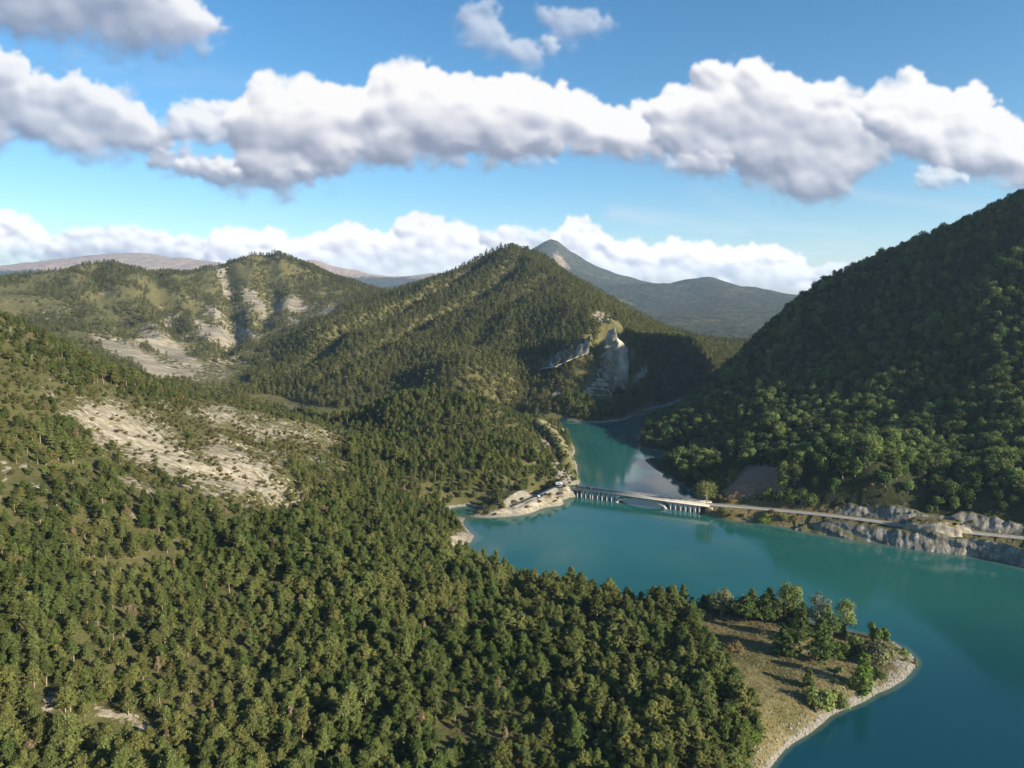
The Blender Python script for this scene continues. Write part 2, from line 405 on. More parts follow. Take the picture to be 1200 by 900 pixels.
def terrain_mat(name, floor, scree, meadow, rock, grass, sc=1.0):
    m, nt, b, _ = newmat(name)
    p = objpos(nt)
    n1 = noise(nt, 0.05 * sc, 6, 0.6, p); n2 = noise(nt, 0.35 * sc, 5, 0.6, p); n3 = noise(nt, 1.6 * sc, 4, 0.65, p)
    c = ramp(nt, n1, [(0.3, floor[0]), (0.5, floor[1]), (0.7, floor[2])])
    c = mixc(nt, mapr(nt, n2, 0.42, 0.62), c, grass)
    # meadow
    mc = ramp(nt, n2, [(0.25, meadow[0]), (0.5, meadow[1]), (0.75, meadow[2])])
    mc = mixc(nt, mapr(nt, n1, 0.5, 0.62), mc, meadow[3])
    c = mixc(nt, edge(nt, attr(nt, 'meadow'), n2, 0.7), c, mc)
    # scree with streaks down the slope
    mp = N(nt, 'ShaderNodeMapping'); nt.links.new(p, mp.inputs[0]); mp.inputs['Rotation'].default_value = (0, 0, R(-30)); mp.inputs['Scale'].default_value = (0.05 * sc, 0.35 * sc, 0.3 * sc)
    ns = noise(nt, 1.0, 5, 0.65, mp.outputs[0], 0.6)
    sc_ = ramp(nt, ns, [(0.3, scree[0]), (0.48, scree[1]), (0.7, scree[2])])
    sc_ = mixc(nt, mapr(nt, n3, 0.5, 0.75, 0, 0.5), sc_, scree[0])
    nb_ = math_(nt, 'ADD', math_(nt, 'MULTIPLY', n2, 0.6), math_(nt, 'MULTIPLY', noise(nt, 0.09 * sc, 5, 0.7, p), 0.4))
    c = mixc(nt, edge(nt, attr(nt, 'scree'), nb_, 2.6, 0.40, 0.60), c, sc_)
    # rock
    rc = ramp(nt, n3, [(0.25, rock[0]), (0.5, rock[1]), (0.75, rock[2])])
    c = mixc(nt, edge(nt, attr(nt, 'rock'), n2, 0.8), c, rc)
    nt.links.new(c, b.inputs['Base Color'])
    b.inputs['Roughness'].default_value = 0.95; b.inputs['Specular IOR Level'].default_value = 0.1
    h = math_(nt, 'ADD', math_(nt, 'MULTIPLY', n2, 1.2), math_(nt, 'MULTIPLY', n3, 0.5))
    h = math_(nt, 'ADD', h, math_(nt, 'MULTIPLY', ns, math_(nt, 'MULTIPLY', attr(nt, 'scree'), 2.0)))
    bump(nt, b, h, 0.8, 1.0 / sc)
    return m

FLOOR = [(0.055, 0.055, 0.022), (0.090, 0.082, 0.034), (0.13, 0.11, 0.052)]
SCREE = [(0.115, 0.095, 0.062), (0.27, 0.235, 0.17), (0.43, 0.385, 0.31)]
MEAD = [(0.095, 0.080, 0.033), (0.155, 0.130, 0.058), (0.22, 0.185, 0.095), (0.105, 0.095, 0.036)]
ROCK = [(0.11, 0.10, 0.08), (0.21, 0.19, 0.155), (0.36, 0.33, 0.28)]
M_near = terrain_mat('near_ground', FLOOR, SCREE, MEAD, ROCK, (0.095, 0.095, 0.034), 1.0)
M_mid = terrain_mat('mid_ground', [tuple(1.15 * k for k in c) for c in FLOOR], SCREE, MEAD, ROCK, (0.12, 0.115, 0.045), 0.3)
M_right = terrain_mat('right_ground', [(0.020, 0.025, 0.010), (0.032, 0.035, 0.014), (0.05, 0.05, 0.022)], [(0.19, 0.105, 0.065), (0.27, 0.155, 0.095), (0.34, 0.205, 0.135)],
                      [(0.10, 0.085, 0.03), (0.17, 0.13, 0.055), (0.23, 0.17, 0.085), (0.08, 0.085, 0.025)], [(0.055, 0.055, 0.045), (0.12, 0.115, 0.10), (0.24, 0.23, 0.205)], (0.03, 0.04, 0.015), 1.0)

def far_mat():
    m, nt, b, _ = newmat('far_ground')
    p = objpos(nt)
    n1 = noise(nt, 0.004, 6, 0.62, p); n2 = noise(nt, 0.02, 6, 0.65, p); n3 = noise(nt, 0.06, 3, 0.6, p)
    forest = ramp(nt, n2, [(0.3, (0.026, 0.034, 0.028)), (0.5, (0.048, 0.058, 0.042)), (0.62, (0.078, 0.080, 0.055)), (0.75, (0.13, 0.115, 0.065))])
    forest = mixc(nt, mapr(nt, n1, 0.58, 0.68), forest, (0.10, 0.095, 0.05))
    bare = ramp(nt, n2, [(0.3, (0.16, 0.12, 0.085)), (0.5, (0.34, 0.25, 0.19)), (0.7, (0.48, 0.37, 0.29))])
    c = mixc(nt, edge(nt, attr(nt, 'scree'), n2, 1.0), forest, bare)
    c = mixc(nt, edge(nt, attr(nt, 'meadow'), n2, 0.9), c, ramp(nt, n3, [(0.35, (0.06, 0.075, 0.03)), (0.5, (0.13, 0.13, 0.05)), (0.62, (0.2, 0.17, 0.08))]))
    c = mixc(nt, edge(nt, attr(nt, 'rock'), n2, 1.8, 0.45, 0.75), c, (0.30, 0.235, 0.18))
    nt.links.new(c, b.inputs['Base Color']); b.inputs['Roughness'].default_value = 1; b.inputs['Specular IOR Level'].default_value = 0.05
    bump(nt, b, math_(nt, 'ADD', n2, math_(nt, 'MULTIPLY', n3, 0.4)), 0.9, 22)
    return m
M_far = far_mat()

# ------------------------------------------------------------------ terrain objects
def structure(o): o['kind'] = 'structure'; return o

u, v, _ = proj(L_near.X, L_near.Y, L_near.Zg)
Xn, Yn, Zn = L_near.X, L_near.Y, L_near.Zg
nsc = np.maximum.reduce([polys(u, v, SCREE_NEAR[:1], 20, 12, freq=0.05), 0.78 * polys(u, v, SCREE_NEAR[1:4], 22, 14, freq=0.05), 0.72 * polys(u, v, SCREE_NEAR[4:], 6, 6, freq=0.05)])
nsp = polys(u, v, SPARSE_NEAR, 16, 12)
nme = polys(u, v, MEADOW, 8, 4)
nst = polys(u, v, STONES, 9, 7, freq=0.08) * np.clip(0.75 + 0.9 * fbm(Xn / 7, Yn / 7, 3, 63), 0, 1)
nbk = 0.75 * polys(u, v, BANK, 4, 3)
ncl = polys(u, v, CLIFF_HILLOCK, 5, 5)
band = smooth(2.0, 0.9, Zn + 0.6 * fbm(Xn / 12, Yn / 12, 2, 61)) * (Yn > 0)
rd, _h = seg_dist(Xn, Yn, ROAD_L)
nroad = smooth(5.5 * S, 3.2 * S, rd)
slope_n = np.hypot(L_near.gx, L_near.gy)
kn_ = polys(u, v, [[(385, 450), (470, 440), (535, 436), (600, 455), (650, 495), (682, 560), (600, 590), (540, 640), (440, 610), (385, 560), (370, 500)]], 20)
near_attr = {'scree': np.clip(np.maximum.reduce([nsc, nbk, 0.50 * nsp * smooth(-0.15, 0.2, fbm(Xn / 30, Yn / 30, 3, 66)), nroad * 0.9]), 0, 1), 'meadow': np.maximum(nme, 0.36 * kn_ + 0.25 * nsp),
             'rock': np.clip(np.maximum.reduce([nst * 0.9, ncl, band * 0.8, nroad * 0.6]), 0, 1)}
T_near = structure(L_near.mesh('near_hillside', M_near, near_attr))

u, v, _ = proj(L_mid.X, L_mid.Y, L_mid.Zg)
msc = np.maximum(polys(u, v, SCREE_MID, 7, 6, freq=0.06), 0.42 * polys(u, v, SCREE_BAND, 16, 9, freq=0.04))
mat_sp = 0.75 * polys(u, v, [[(60, 335), (130, 340), (260, 360), (420, 350), (420, 372), (330, 400), (260, 450), (180, 450), (100, 400), (50, 370)]], 25, 10)
far_left = polys(u, v, [[(-50, 330), (60, 322), (110, 320), (100, 365), (30, 380), (-50, 380)]], 20)
mid_attr = {'scree': np.clip(np.maximum(msc, mat_sp * smooth(0.05, 0.3, fbm(L_mid.X / 60, L_mid.Y / 60, 4, 70)) * 0.8), 0, 1), 'meadow': far_left * 0.4, 'rock': smooth(1.6, 0.4, L_mid.Zg) * 0.5}
T_mid = structure(L_mid.mesh('middle_hills', M_mid, mid_attr))

u, v, _ = proj(L_right.X, L_right.Y, L_right.Zg)
rsc = polys(u, v, EARTH_RIGHT, 5, 5)
rrd, _h = seg_dist(L_right.X, L_right.Y, ROAD_R)
rlow = smooth(14, 9, L_right.Zg) * (u > 826)
slope_r = np.hypot(L_right.gx, L_right.gy)
rock_r = np.clip(smooth(0.75, 1.2, slope_r) * smooth(40, 25, L_right.Zg) * (u > 930) * 0.35 + smooth(1.6, 0.5, L_right.Zg) * 0.6, 0, 1)
right_attr = {'scree': rsc, 'meadow': np.clip(rlow, 0, 1) * 0.9, 'rock': rock_r}
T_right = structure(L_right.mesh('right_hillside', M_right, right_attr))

u, v, _ = proj(L_far.X, L_far.Y, L_far.Zg)
fsc = smooth(5200, 6000, L_far.Y / S) * smooth(320, 540, L_far.Zg + 60 * fbm(L_far.X / 500, L_far.Y / 500, 3, 140))
frk = polys(u, v, [[(645, 300), (652, 294), (660, 303), (668, 315), (660, 318), (652, 314)]], 7, 4)
fme = polys(u, v, [[(735, 384), (790, 388), (860, 398), (880, 410), (820, 412), (750, 396)], [(700, 346), (745, 356), (740, 362), (700, 352)]], 6, 4)
T_far = structure(L_far.mesh('far_mountains', M_far, {'scree': fsc, 'rock': frk, 'meadow': fme}))

def plain_mat(name, cols, scale, rough=0.9, bs=0.3, bd=0.1):
    m, nt, b, _ = newmat(name)
    n = noise(nt, scale, 5, 0.6, objpos(nt))
    nt.links.new(ramp(nt, n, [(0.3, cols[0]), (0.7, cols[1])]), b.inputs['Base Color'])
    b.inputs['Roughness'].default_value = rough; b.inputs['Specular IOR Level'].default_value = 0.25
    bump(nt, b, n, bs, bd)
    return m

g = grid_mesh('ground', [(-13000, -5000, -26), (13000, -5000, -26), (13000, 15000, -26), (-13000, 15000, -26)], [(0, 1, 2, 3)],
              plain_mat('valley_floor', ((0.035, 0.045, 0.02), (0.08, 0.08, 0.04)), 0.01))
structure(g)

# ------------------------------------------------------------------ water
def water_mat():
    m, nt, b, _ = newmat('lake_water')
    p = objpos(nt)
    big = noise(nt, 0.006, 3, 0.5, p)
    c = mixc(nt, mapr(nt, big, 0.35, 0.65), (0.011, 0.082, 0.074), (0.016, 0.100, 0.086))
    # navy towards the near water: sky reflection and vignette painted into the colour
    sx = N(nt, 'ShaderNodeSeparateXYZ'); nt.links.new(p, sx.inputs[0])
    painted_fade = mapr(nt, math_(nt, 'ADD', sx.outputs[1], math_(nt, 'MULTIPLY', big, 60)), 250.0, 440.0)
    c = mixc(nt, painted_fade, (0.003, 0.044, 0.062), c)
    sh_ = mapr(nt, math_(nt, 'ADD', attr(nt, 'shallow'), math_(nt, 'MULTIPLY', math_(nt, 'SUBTRACT', noise(nt, 0.15, 4, 0.6, p), 0.5), 0.5)), 0.35, 1.0, 0.0, 0.75)
    c = mixc(nt, sh_, c, (0.085, 0.120, 0.085))
    nt.links.new(c, b.inputs['Base Color'])
    b.inputs['IOR'].default_value = 1.33
    nt.links.new(mapr(nt, noise(nt, 0.010, 4, 0.55, p), 0.40, 0.62, 0.04, 0.15), b.inputs['Roughness'])
    mp = N(nt, 'ShaderNodeMapping'); nt.links.new(p, mp.inputs[0]); mp.inputs['Scale'].default_value = (0.6, 1.0, 1)
    w1 = noise(nt, 0.9, 3, 0.6, mp.outputs[0]); w2 = noise(nt, 0.16, 3, 0.5, p)
    calm = mapr(nt, noise(nt, 0.012, 3, 0.5, p), 0.4, 0.6, 0.35, 1.0)
    h = math_(nt, 'MULTIPLY', math_(nt, 'ADD', w1, math_(nt, 'MULTIPLY', w2, 1.5)), calm)
    bump(nt, b, h, 0.22, 0.12)
    return m
wm = water_mat()
xs_ = np.concatenate([[-600, -350, -200, -120], np.arange(-60, 330, 2.5), np.arange(340, 480, 10), [560, 700, 900]]); ys_ = np.concatenate([[-400, -200, 0, 120], np.arange(200, 620, 2.5), np.arange(630, 1100, 8), [1150, 1300, 1500]])
WX, WY = np.meshgrid(xs_, ys_)
bed = np.full(WX.shape, -9.0)
for L in (L_near, L_right, L_mid):
    inside = (WX > L.xs[0]) & (WX < L.xs[-1]) & (WY > L.ys[0]) & (WY < L.ys[-1])
    bed = np.where(inside, np.maximum(bed, L.at(WX, WY)), bed)
ny_, nx_ = WX.shape; ix_ = np.arange(nx_ * ny_).reshape(ny_, nx_)
lake = structure(grid_mesh('water', np.stack([WX, WY, np.zeros(WX.shape)], -1).reshape(-1, 3), np.stack([ix_[:-1, :-1], ix_[:-1, 1:], ix_[1:, 1:], ix_[1:, :-1]], -1).reshape(-1, 4), wm))
at_ = lake.data.attributes.new('shallow', 'FLOAT', 'POINT'); at_.data.foreach_set('value', smooth(-4.5, -0.2, bed).reshape(-1).astype(np.float32))


# ------------------------------------------------------------------ foliage
def leaf_mat(name, base, spread=0.25, hue=0.02, trans=0.25, noise_scale=0.02, alt=None):
    """leaf colour varies from tree to tree and in patches over the hillside"""
    m, nt, b, out = newmat(name)
    oi = N(nt, 'ShaderNodeObjectInfo')
    wn = N(nt, 'ShaderNodeTexWhiteNoise', noise_dimensions='4D'); nt.links.new(oi.outputs['Location'], wn.inputs['Vector']); nt.links.new(oi.outputs['Random'], wn.inputs['W'])
    sp_ = N(nt, 'ShaderNodeSeparateColor'); nt.links.new(wn.outputs['Color'], sp_.inputs[0])
    p = objpos(nt)
    patch = noise(nt, noise_scale, 3, 0.55, oi.outputs['Location'])
    c = base
    if alt: c = mixc(nt, mapr(nt, math_(nt, 'ADD', math_(nt, 'MULTIPLY', patch, 0.7), math_(nt, 'MULTIPLY', sp_.outputs[0], 0.3)), 0.36, 0.62), base, alt)
    tip = noise(nt, 0.55, 2, 0.6, p)
    hsv = N(nt, 'ShaderNodeHueSaturation')
    if isinstance(c, tuple): hsv.inputs['Color'].default_value = (*c, 1)
    else: nt.links.new(c, hsv.inputs['Color'])
    nt.links.new(math_(nt, 'ADD', math_(nt, 'MULTIPLY', math_(nt, 'SUBTRACT', sp_.outputs[1], 0.5), 2 * hue), 0.5), hsv.inputs['Hue'])
    val = math_(nt, 'MULTIPLY', math_(nt, 'ADD', math_(nt, 'MULTIPLY', math_(nt, 'SUBTRACT', sp_.outputs[2], 0.5), 2 * spread), 1.0), mapr(nt, tip, 0.3, 0.7, 0.75, 1.25))
    nt.links.new(val, hsv.inputs['Value'])
    d = N(nt, 'ShaderNodeBsdfDiffuse'); t = N(nt, 'ShaderNodeBsdfTranslucent'); mxs = N(nt, 'ShaderNodeMixShader'); mxs.inputs[0].default_value = trans
    nt.links.new(hsv.outputs[0], d.inputs[0]); nt.links.new(hsv.outputs[0], t.inputs[0])
    nt.links.new(d.outputs[0], mxs.inputs[1]); nt.links.new(t.outputs[0], mxs.inputs[2]); nt.links.new(mxs.outputs[0], out.inputs['Surface'])
    nt.nodes.remove(b)
    return m

M_bark = plain_mat('pine_bark', ((0.17, 0.13, 0.095), (0.36, 0.29, 0.225)), 3.0)
M_greybark = plain_mat('grey_bark', ((0.13, 0.12, 0.10), (0.28, 0.26, 0.22)), 3.0)
M_pine = leaf_mat('pine_needles', (0.108, 0.138, 0.042), 0.24, 0.014, 0.42, 0.012, (0.156, 0.176, 0.056))
M_pine_o = leaf_mat('olive_pine_needles', (0.165, 0.172, 0.054), 0.2, 0.012, 0.40)
M_pine_d = leaf_mat('dark_pine_needles', (0.086, 0.114, 0.032), 0.22, 0.015, 0.38)
M_brown = leaf_mat('withered_needles', (0.20, 0.145, 0.085), 0.2, 0.01, 0.2)
M_pine_mid = leaf_mat('distant_pine_needles', (0.110, 0.122, 0.040), 0.30, 0.012, 0.40, 0.006, (0.155, 0.158, 0.052))
M_leaf = leaf_mat('oak_leaves', (0.080, 0.120, 0.036), 0.45, 0.02, 0.36, 0.02, (0.138, 0.175, 0.054))
M_poplar = leaf_mat('poplar_leaves', (0.18, 0.215, 0.060), 0.1, 0.01, 0.35)
M_willow = leaf_mat('willow_leaves', (0.19, 0.195, 0.095), 0.12, 0.01, 0.3)
M_green = leaf_mat('bright_green_leaves', (0.13, 0.18, 0.035), 0.15, 0.012, 0.35)
M_bush = leaf_mat('scrub_leaves', (0.085, 0.082, 0.030), 0.3, 0.02, 0.2, 0.02, (0.11, 0.10, 0.04))
M_dry = leaf_mat('dry_bush_leaves', (0.17, 0.13, 0.055), 0.2, 0.02, 0.2)

class Geo:
    """collects quads and tubes with a material index"""
    def __init__(self): self.v = []; self.f = []; self.n = 0; self.m = []
    def add(self, v, f, mi=0):
        v = np.asarray(v, float); f = np.asarray(f, int)
        self.v.append(v); self.f.append(f + self.n); self.m.append(np.full(len(f), mi)); self.n += len(v)
    def tube(self, pts, rads, k=5, mi=0):
        pts = np.asarray(pts, float); V = []
        for i, p in enumerate(pts):
            d = pts[min(i + 1, len(pts) - 1)] - pts[max(i - 1, 0)]; d = d / (np.linalg.norm(d) + 1e-9)
            a = np.cross(d, [0.3, 0.9, 0.2]); a /= np.linalg.norm(a); b = np.cross(d, a)
            for j in range(k):
                t = 2 * math.pi * j / k
                V.append(p + rads[i] * (a * math.cos(t) + b * math.sin(t)))
        Fs = []
        for i in range(len(pts) - 1):
            for j in range(k):
                Fs.append((i * k + j, i * k + (j + 1) % k, (i + 1) * k + (j + 1) % k, (i + 1) * k + j))
        self.add(V, Fs, mi)
    def leaves(self, c, size, r, up=0.4, mi=0, outward=None, aspect=0.6):
        """one small quad at each centre"""
        n = len(c)
        nrm = r.normal(size=(n, 3))
        nrm /= np.linalg.norm(nrm, axis=1, keepdims=True)
        if outward is not None: nrm = nrm * 0.36 + outward
        nrm[:, 2] += up
        nrm /= np.linalg.norm(nrm, axis=1, keepdims=True) + 1e-9
        t = np.cross(nrm, r.normal(size=(n, 3))); t /= np.linalg.norm(t, axis=1, keepdims=True) + 1e-9
        b = np.cross(nrm, t)
        s = size * r.uniform(0.6, 1.3, size=(n, 1))
        q = np.stack([c - t * s - b * s * aspect * 0.5, c + t * s * 0.3 - b * s * aspect, c + t * s + b * s * aspect * 0.4, c - t * s * 0.2 + b * s * aspect], 1)
        self.add(q.reshape(-1, 3), np.arange(4 * n).reshape(n, 4), mi)
    def build(self, name, mats, parent=None, link=True, sm=False):
        o = grid_mesh(name, np.concatenate(self.v), np.concatenate(self.f), None, sm, parent, link)
        for m in mats: o.data.materials.append(m)
        if len(mats) > 1: o.data.polygons.foreach_set('material_index', np.concatenate(self.m).astype(np.int32))
        return o

def pine_geo(r, h, rad, crown0, levels, perl, tufts, per, size, flat=0.0, lean=0.0, limbs=True):
    """trunk Geo and crown Geo of a pine: whorled limbs carrying needle tufts"""
    T, C = Geo(), Geo()
    ax = lambda t: np.array([lean * h * t * t + 0.02 * h * math.sin(5 * t + h), 0.015 * h * math.sin(4 * t + 1.3 * h), h * t])
    tt = np.linspace(0, 1, 7)
    T.tube([ax(t) for t in tt], [0.021 * h * (1 - 0.9 * t) ** 0.8 + 0.012 for t in tt], 6)
    cs = []; outs = []
    for L in range(levels):
        f = (L + r.uniform(-0.3, 0.3)) / (levels - 1); f = min(max(f, 0), 1)
        t0 = crown0 + (1 - crown0) * f
        prof = (0.55 + 0.45 * math.sin(math.pi * min(f * 1.6 + 0.18, 1) ** 0.9)) * (1 - f ** (2.6 + flat * 3)) + 0.14
        n = max(3, int(perl * (1 - 0.4 * f)))
        ph = r.uniform(0, 6.28)
        for k in range(n):
            a = ph + 6.2832 * k / n + r.uniform(-0.4, 0.4)
            ln = rad * prof * r.uniform(0.5, 1.3)
            rise = r.uniform(-0.05, 0.30) + 0.45 * f * (1 - flat)
            d = np.array([math.cos(a), math.sin(a), rise])
            base = ax(t0)
            tip = base + d * ln
            if limbs: T.tube([base, base + d * ln * 0.55 + [0, 0, -0.02 * ln], tip], [0.006 * h, 0.004 * h, 0.002 * h], 3)
            for q in range(tufts):
                s = 0.35 + 0.65 * (q + r.random()) / tufts
                c0 = base + d * ln * s + r.normal(size=3) * [0.10 * ln, 0.10 * ln, 0.05 * ln]
                cc = c0 + r.normal(size=(per, 3)) * [size * 0.95, size * 0.95, size * 0.6]
                cs.append(cc); outs.append(np.tile(np.array([d[0] * 0.5, d[1] * 0.5, 0.5]), (per, 1)))
    top = ax(1.0) + r.normal(size=(per * 2, 3)) * [size * 0.5, size * 0.5, size * 1.1]
    cs.append(top); outs.append(np.tile([0, 0, 0.6], (per * 2, 1)))
    C.leaves(np.concatenate(cs), size, r, 0.25, 0, np.concatenate(outs) * 0.8, 0.55)
    return T, C

def leafy_geo(r, h, w, crown0, nblob, nleaf, size, stems=1, top=0.0, spread=1.0):
    """trunk Geo and crown Geo of a broad-leaved tree: limbs ending in leaf clumps"""
    T, C = Geo(), Geo()
    cz = h * (crown0 + 1) / 2; rz = h * (1 - crown0) / 2
    for s in range(stems):
        off = np.array([r.uniform(-0.12, 0.12) * w * (stems > 1), r.uniform(-0.12, 0.12) * w * (stems > 1), 0])
        T.tube([off * 0.6, off + [0.02 * w, 0, h * crown0], off * 1.2 + [0, 0.02 * w, cz], off * 0.4 + [0, 0, h * 0.9]], [0.026 * h / stems ** 0.5, 0.02 * h / stems ** 0.5, 0.010 * h, 0.004 * h], 6)
    for k in range(nblob):
        z = r.uniform(-0.95, 0.95)
        a = r.uniform(0, 6.28); q = math.sqrt(max(1 - z * z, 0)) ** (1 + top) * r.uniform(0.35, 1.0) ** 0.5
        br = r.uniform(0.20, 0.36) * w * (0.75 + 0.25 * (1 - abs(z)))
        c = np.array([math.cos(a) * q * (w / 2 - br * 0.6) * spread, math.sin(a) * q * (w / 2 - br * 0.6) * spread, cz + z * (rz - br * 0.55)])
        b0 = np.array([0, 0, min(max(h * crown0 * 0.9, c[2] - 0.5 * w * 0.6), h * 0.85)])
        T.tube([b0, (b0 + c) / 2 + [0, 0, 0.03 * h], c], [0.009 * h, 0.006 * h, 0.003 * h], 3)
        n = int(nleaf / nblob * (br / (0.28 * w)) ** 2)
        d = r.normal(size=(n, 3)); d /= np.linalg.norm(d, axis=1, keepdims=True)
        rr = br * r.uniform(0.55, 1.08, size=(n, 1))
        C.leaves(c + d * rr * [1, 1, 0.85], size, r, 0.2, 0, d * 0.9, 0.7)
    return T, C

def bush_geo(r, h, w, nblob, nleaf, size):
    C = Geo()
    for k in range(nblob):
        a = r.uniform(0, 6.28); q = r.random() ** 0.6
        br = r.uniform(0.22, 0.38) * min(w, h * 1.6)
        c = np.array([math.cos(a) * q * (w / 2 - br * 0.7), math.sin(a) * q * (w / 2 - br * 0.7), br * 0.55 + r.random() * max(h - 1.45 * br, 0)])
        n = int(nleaf / nblob)
        d = r.normal(size=(n, 3)); d /= np.linalg.norm(d, axis=1, keepdims=True); d[:, 2] = np.abs(d[:, 2]) * 0.9 - 0.15
        C.leaves(c + d * br * r.uniform(0.5, 1.05, size=(n, 1)), size, r, 0.25, 0, d * 0.8, 0.7)
    return C

def joined(T, C):
    G = Geo()
    for v_, f_ in ((T, 0), (C, 1)):
        G.add(np.concatenate(v_.v), np.concatenate(v_.f), f_)
    return G

# prototypes of the forest trees
protos = bpy.data.collections.new('forest_pines')            # instanced by the forests
protos_mid = bpy.data.collections.new('distant_pines')
protos_leaf = bpy.data.collections.new('hillside_oaks')
protos_bush = bpy.data.collections.new('scrub_bushes')
PINES = []
pr = np.random.default_rng(3)
#        h    rad  crown0 flat lean material
kinds = [(15.0, 3.1, 0.28, 0.0, 0.00, M_pine), (13.0, 3.3, 0.25, 0.1, 0.02, M_pine), (16.5, 2.9, 0.34, 0.0, -0.01, M_pine), (14.0, 3.5, 0.30, 0.3, 0.02, M_pine_o),
         (15.5, 3.0, 0.40, 0.1, -0.02, M_pine_o), (11.5, 2.9, 0.16, 0.0, 0.0, M_pine_d), (14.0, 3.0, 0.24, 0.0, 0.01, M_pine_d), (12.0, 3.2, 0.22, 0.1, 0.0, M_pine), (19.0, 2.4, 0.50, 0.25, 0.02, M_pine), (13.5, 1.7, 0.30, 0.0, 0.03, M_brown)]
for i, (h, rad, c0, fl, ln, m) in enumerate(kinds):
    T, C = pine_geo(pr, h, rad * 1.6, c0, 12, 7, 4, 12, 0.46, fl, ln)
    PINES.append((T, C, m, h))
    protos.objects.link(joined(T, C).build('forest_pine', [M_bark, m], link=False))
T, C = leafy_geo(pr, 9.5, 7.0, 0.15, 14, 1300, 0.36)
PINES.append((T, C, M_green, 9.5)); protos.objects.link(joined(T, C).build('forest_pine', [M_greybark, M_green], link=False))
for i in range(5):
    T, C = pine_geo(pr, 12.0 + i, 4.6, 0.12, 6, 6, 2, 5, 0.95, 0.1, 0.0, False)
    protos_mid.objects.link(joined(T, C).build('distant_pine', [M_bark, M_pine_mid], link=False))
LEAFY = []
for i in range(6):
    T, C = leafy_geo(pr, 11.0 + 0.8 * i, 9.6 + 0.5 * (i % 3), 0.10, 16, 900, 0.62)
    G = joined(T, C); LEAFY.append(G)
    protos_leaf.objects.link(G.build('hillside_oak', [M_greybark, M_leaf], link=False))
BUSH = []
for i in range(4):
    G = bush_geo(pr, 1.9 + 0.4 * i, 2.8 + 0.5 * i, 5, 150, 0.30); BUSH.append(G)
    protos_bush.objects.link(G.build('scrub_bush', [M_bush], link=False))

def stuff_points(name, pts, rot, scl, idx, collection):
    """one object that instances a collection's members on its points"""
    me = bpy.data.meshes.new(name)
    me.vertices.add(len(pts)); me.vertices.foreach_set('co', np.asarray(pts, np.float32).reshape(-1))
    for k, a, ty in (('rot', rot, 'FLOAT'), ('idx', idx, 'INT')):
        at = me.attributes.new(k, ty, 'POINT'); at.data.foreach_set('value', np.asarray(a, np.float32 if ty == 'FLOAT' else np.int32))
    at = me.attributes.new('scl', 'FLOAT_VECTOR', 'POINT'); at.data.foreach_set('vector', np.asarray(scl, np.float32).reshape(-1))
    o = bpy.data.objects.new(name, me); col.objects.link(o)
    ng = bpy.data.node_groups.new(name, 'GeometryNodeTree')
    ng.interface.new_socket('Geometry', in_out='INPUT', socket_type='NodeSocketGeometry'); ng.interface.new_socket('Geometry', in_out='OUTPUT', socket_type='NodeSocketGeometry')
    gi = ng.nodes.new('NodeGroupInput'); go = ng.nodes.new('NodeGroupOutput')
    ci = ng.nodes.new('GeometryNodeCollectionInfo'); ci.inputs['Collection'].default_value = collection; ci.inputs['Separate Children'].default_value = True; ci.inputs['Reset Children'].default_value = True
    ip = ng.nodes.new('GeometryNodeInstanceOnPoints'); ip.inputs['Pick Instance'].default_value = True
    def na(nm, ty):
        n = ng.nodes.new('GeometryNodeInputNamedAttribute'); n.data_type = ty; n.inputs['Name'].default_value = nm
        return [s for s in n.outputs if s.enabled and s.name == 'Attribute'][0]
    cx = ng.nodes.new('ShaderNodeCombineXYZ'); ng.links.new(na('rot', 'FLOAT'), cx.inputs[2])
    e2r = ng.nodes.new('FunctionNodeEulerToRotation'); ng.links.new(cx.outputs[0], e2r.inputs[0])
    ng.links.new(gi.outputs[0], ip.inputs['Points']); ng.links.new(ci.outputs[0], ip.inputs['Instance'])
    ng.links.new(na('idx', 'INT'), ip.inputs['Instance Index']); ng.links.new(e2r.outputs[0], ip.inputs['Rotation']); ng.links.new(na('scl', 'FLOAT_VECTOR'), ip.inputs['Scale'])
    ng.links.new(ip.outputs[0], go.inputs[0])
    md = o.modifiers.new('scatter', 'NODES'); md.node_group = ng
    o['kind'] = 'stuff'
    return o

def jitter_grid(x0, x1, y0, y1, sp, r):
    gx, gy = np.meshgrid(np.arange(x0, x1, sp), np.arange(y0, y1, sp * 0.87))
    gx = gx + (np.arange(gy.shape[0]) % 2)[:, None] * sp * 0.5
    gx = gx + r.uniform(-0.42, 0.42, gx.shape) * sp; gy = gy + r.uniform(-0.42, 0.42, gy.shape) * sp
    return gx.ravel(), gy.ravel()

def in_view(x, y, z, mg=60):
    u, v, f = proj(x, y, z)
    return (u > -mg) & (u < 1200 + mg) & (v < 900 + mg * 2) & (f > 5), u, v, f

# ------------------------------------------------------------------ near pine forest
fr = np.random.default_rng(21)
x, y = jitter_grid(-330 * S, 135 * S, 62 * S, 620 * S, 4.7, fr)
z = L_near.at(x, y)
ok, u, v, f = in_view(x, y, z, 110)
gap = smooth(0.10, 0.38, fbm(x / 24, y / 24, 3, 505))
den = 1.0 - 0.93 * np.maximum(polys(u, v, SCREE_NEAR[:4], 14, 13, freq=0.05), polys(u, v, SCREE_NEAR[4:], 5, 6, freq=0.05)) - 0.62 * polys(u, v, SPARSE_NEAR, 16, 12)
den *= 1 - polys(u, v, MEADOW, 8, 4) * 1.0
den *= 1 - polys(u, v, BANK, 4, 2)
den *= 1 - 0.85 * polys(u, v, CLIFF_HILLOCK, 5, 5)
den *= 0.98 - 0.45 * gap
KNOLL = [[(385, 450), (470, 440), (535, 436), (600, 455), (650, 495), (682, 560), (640, 585), (600, 596), (545, 605), (540, 640), (440, 610), (385, 560), (370, 500)]]
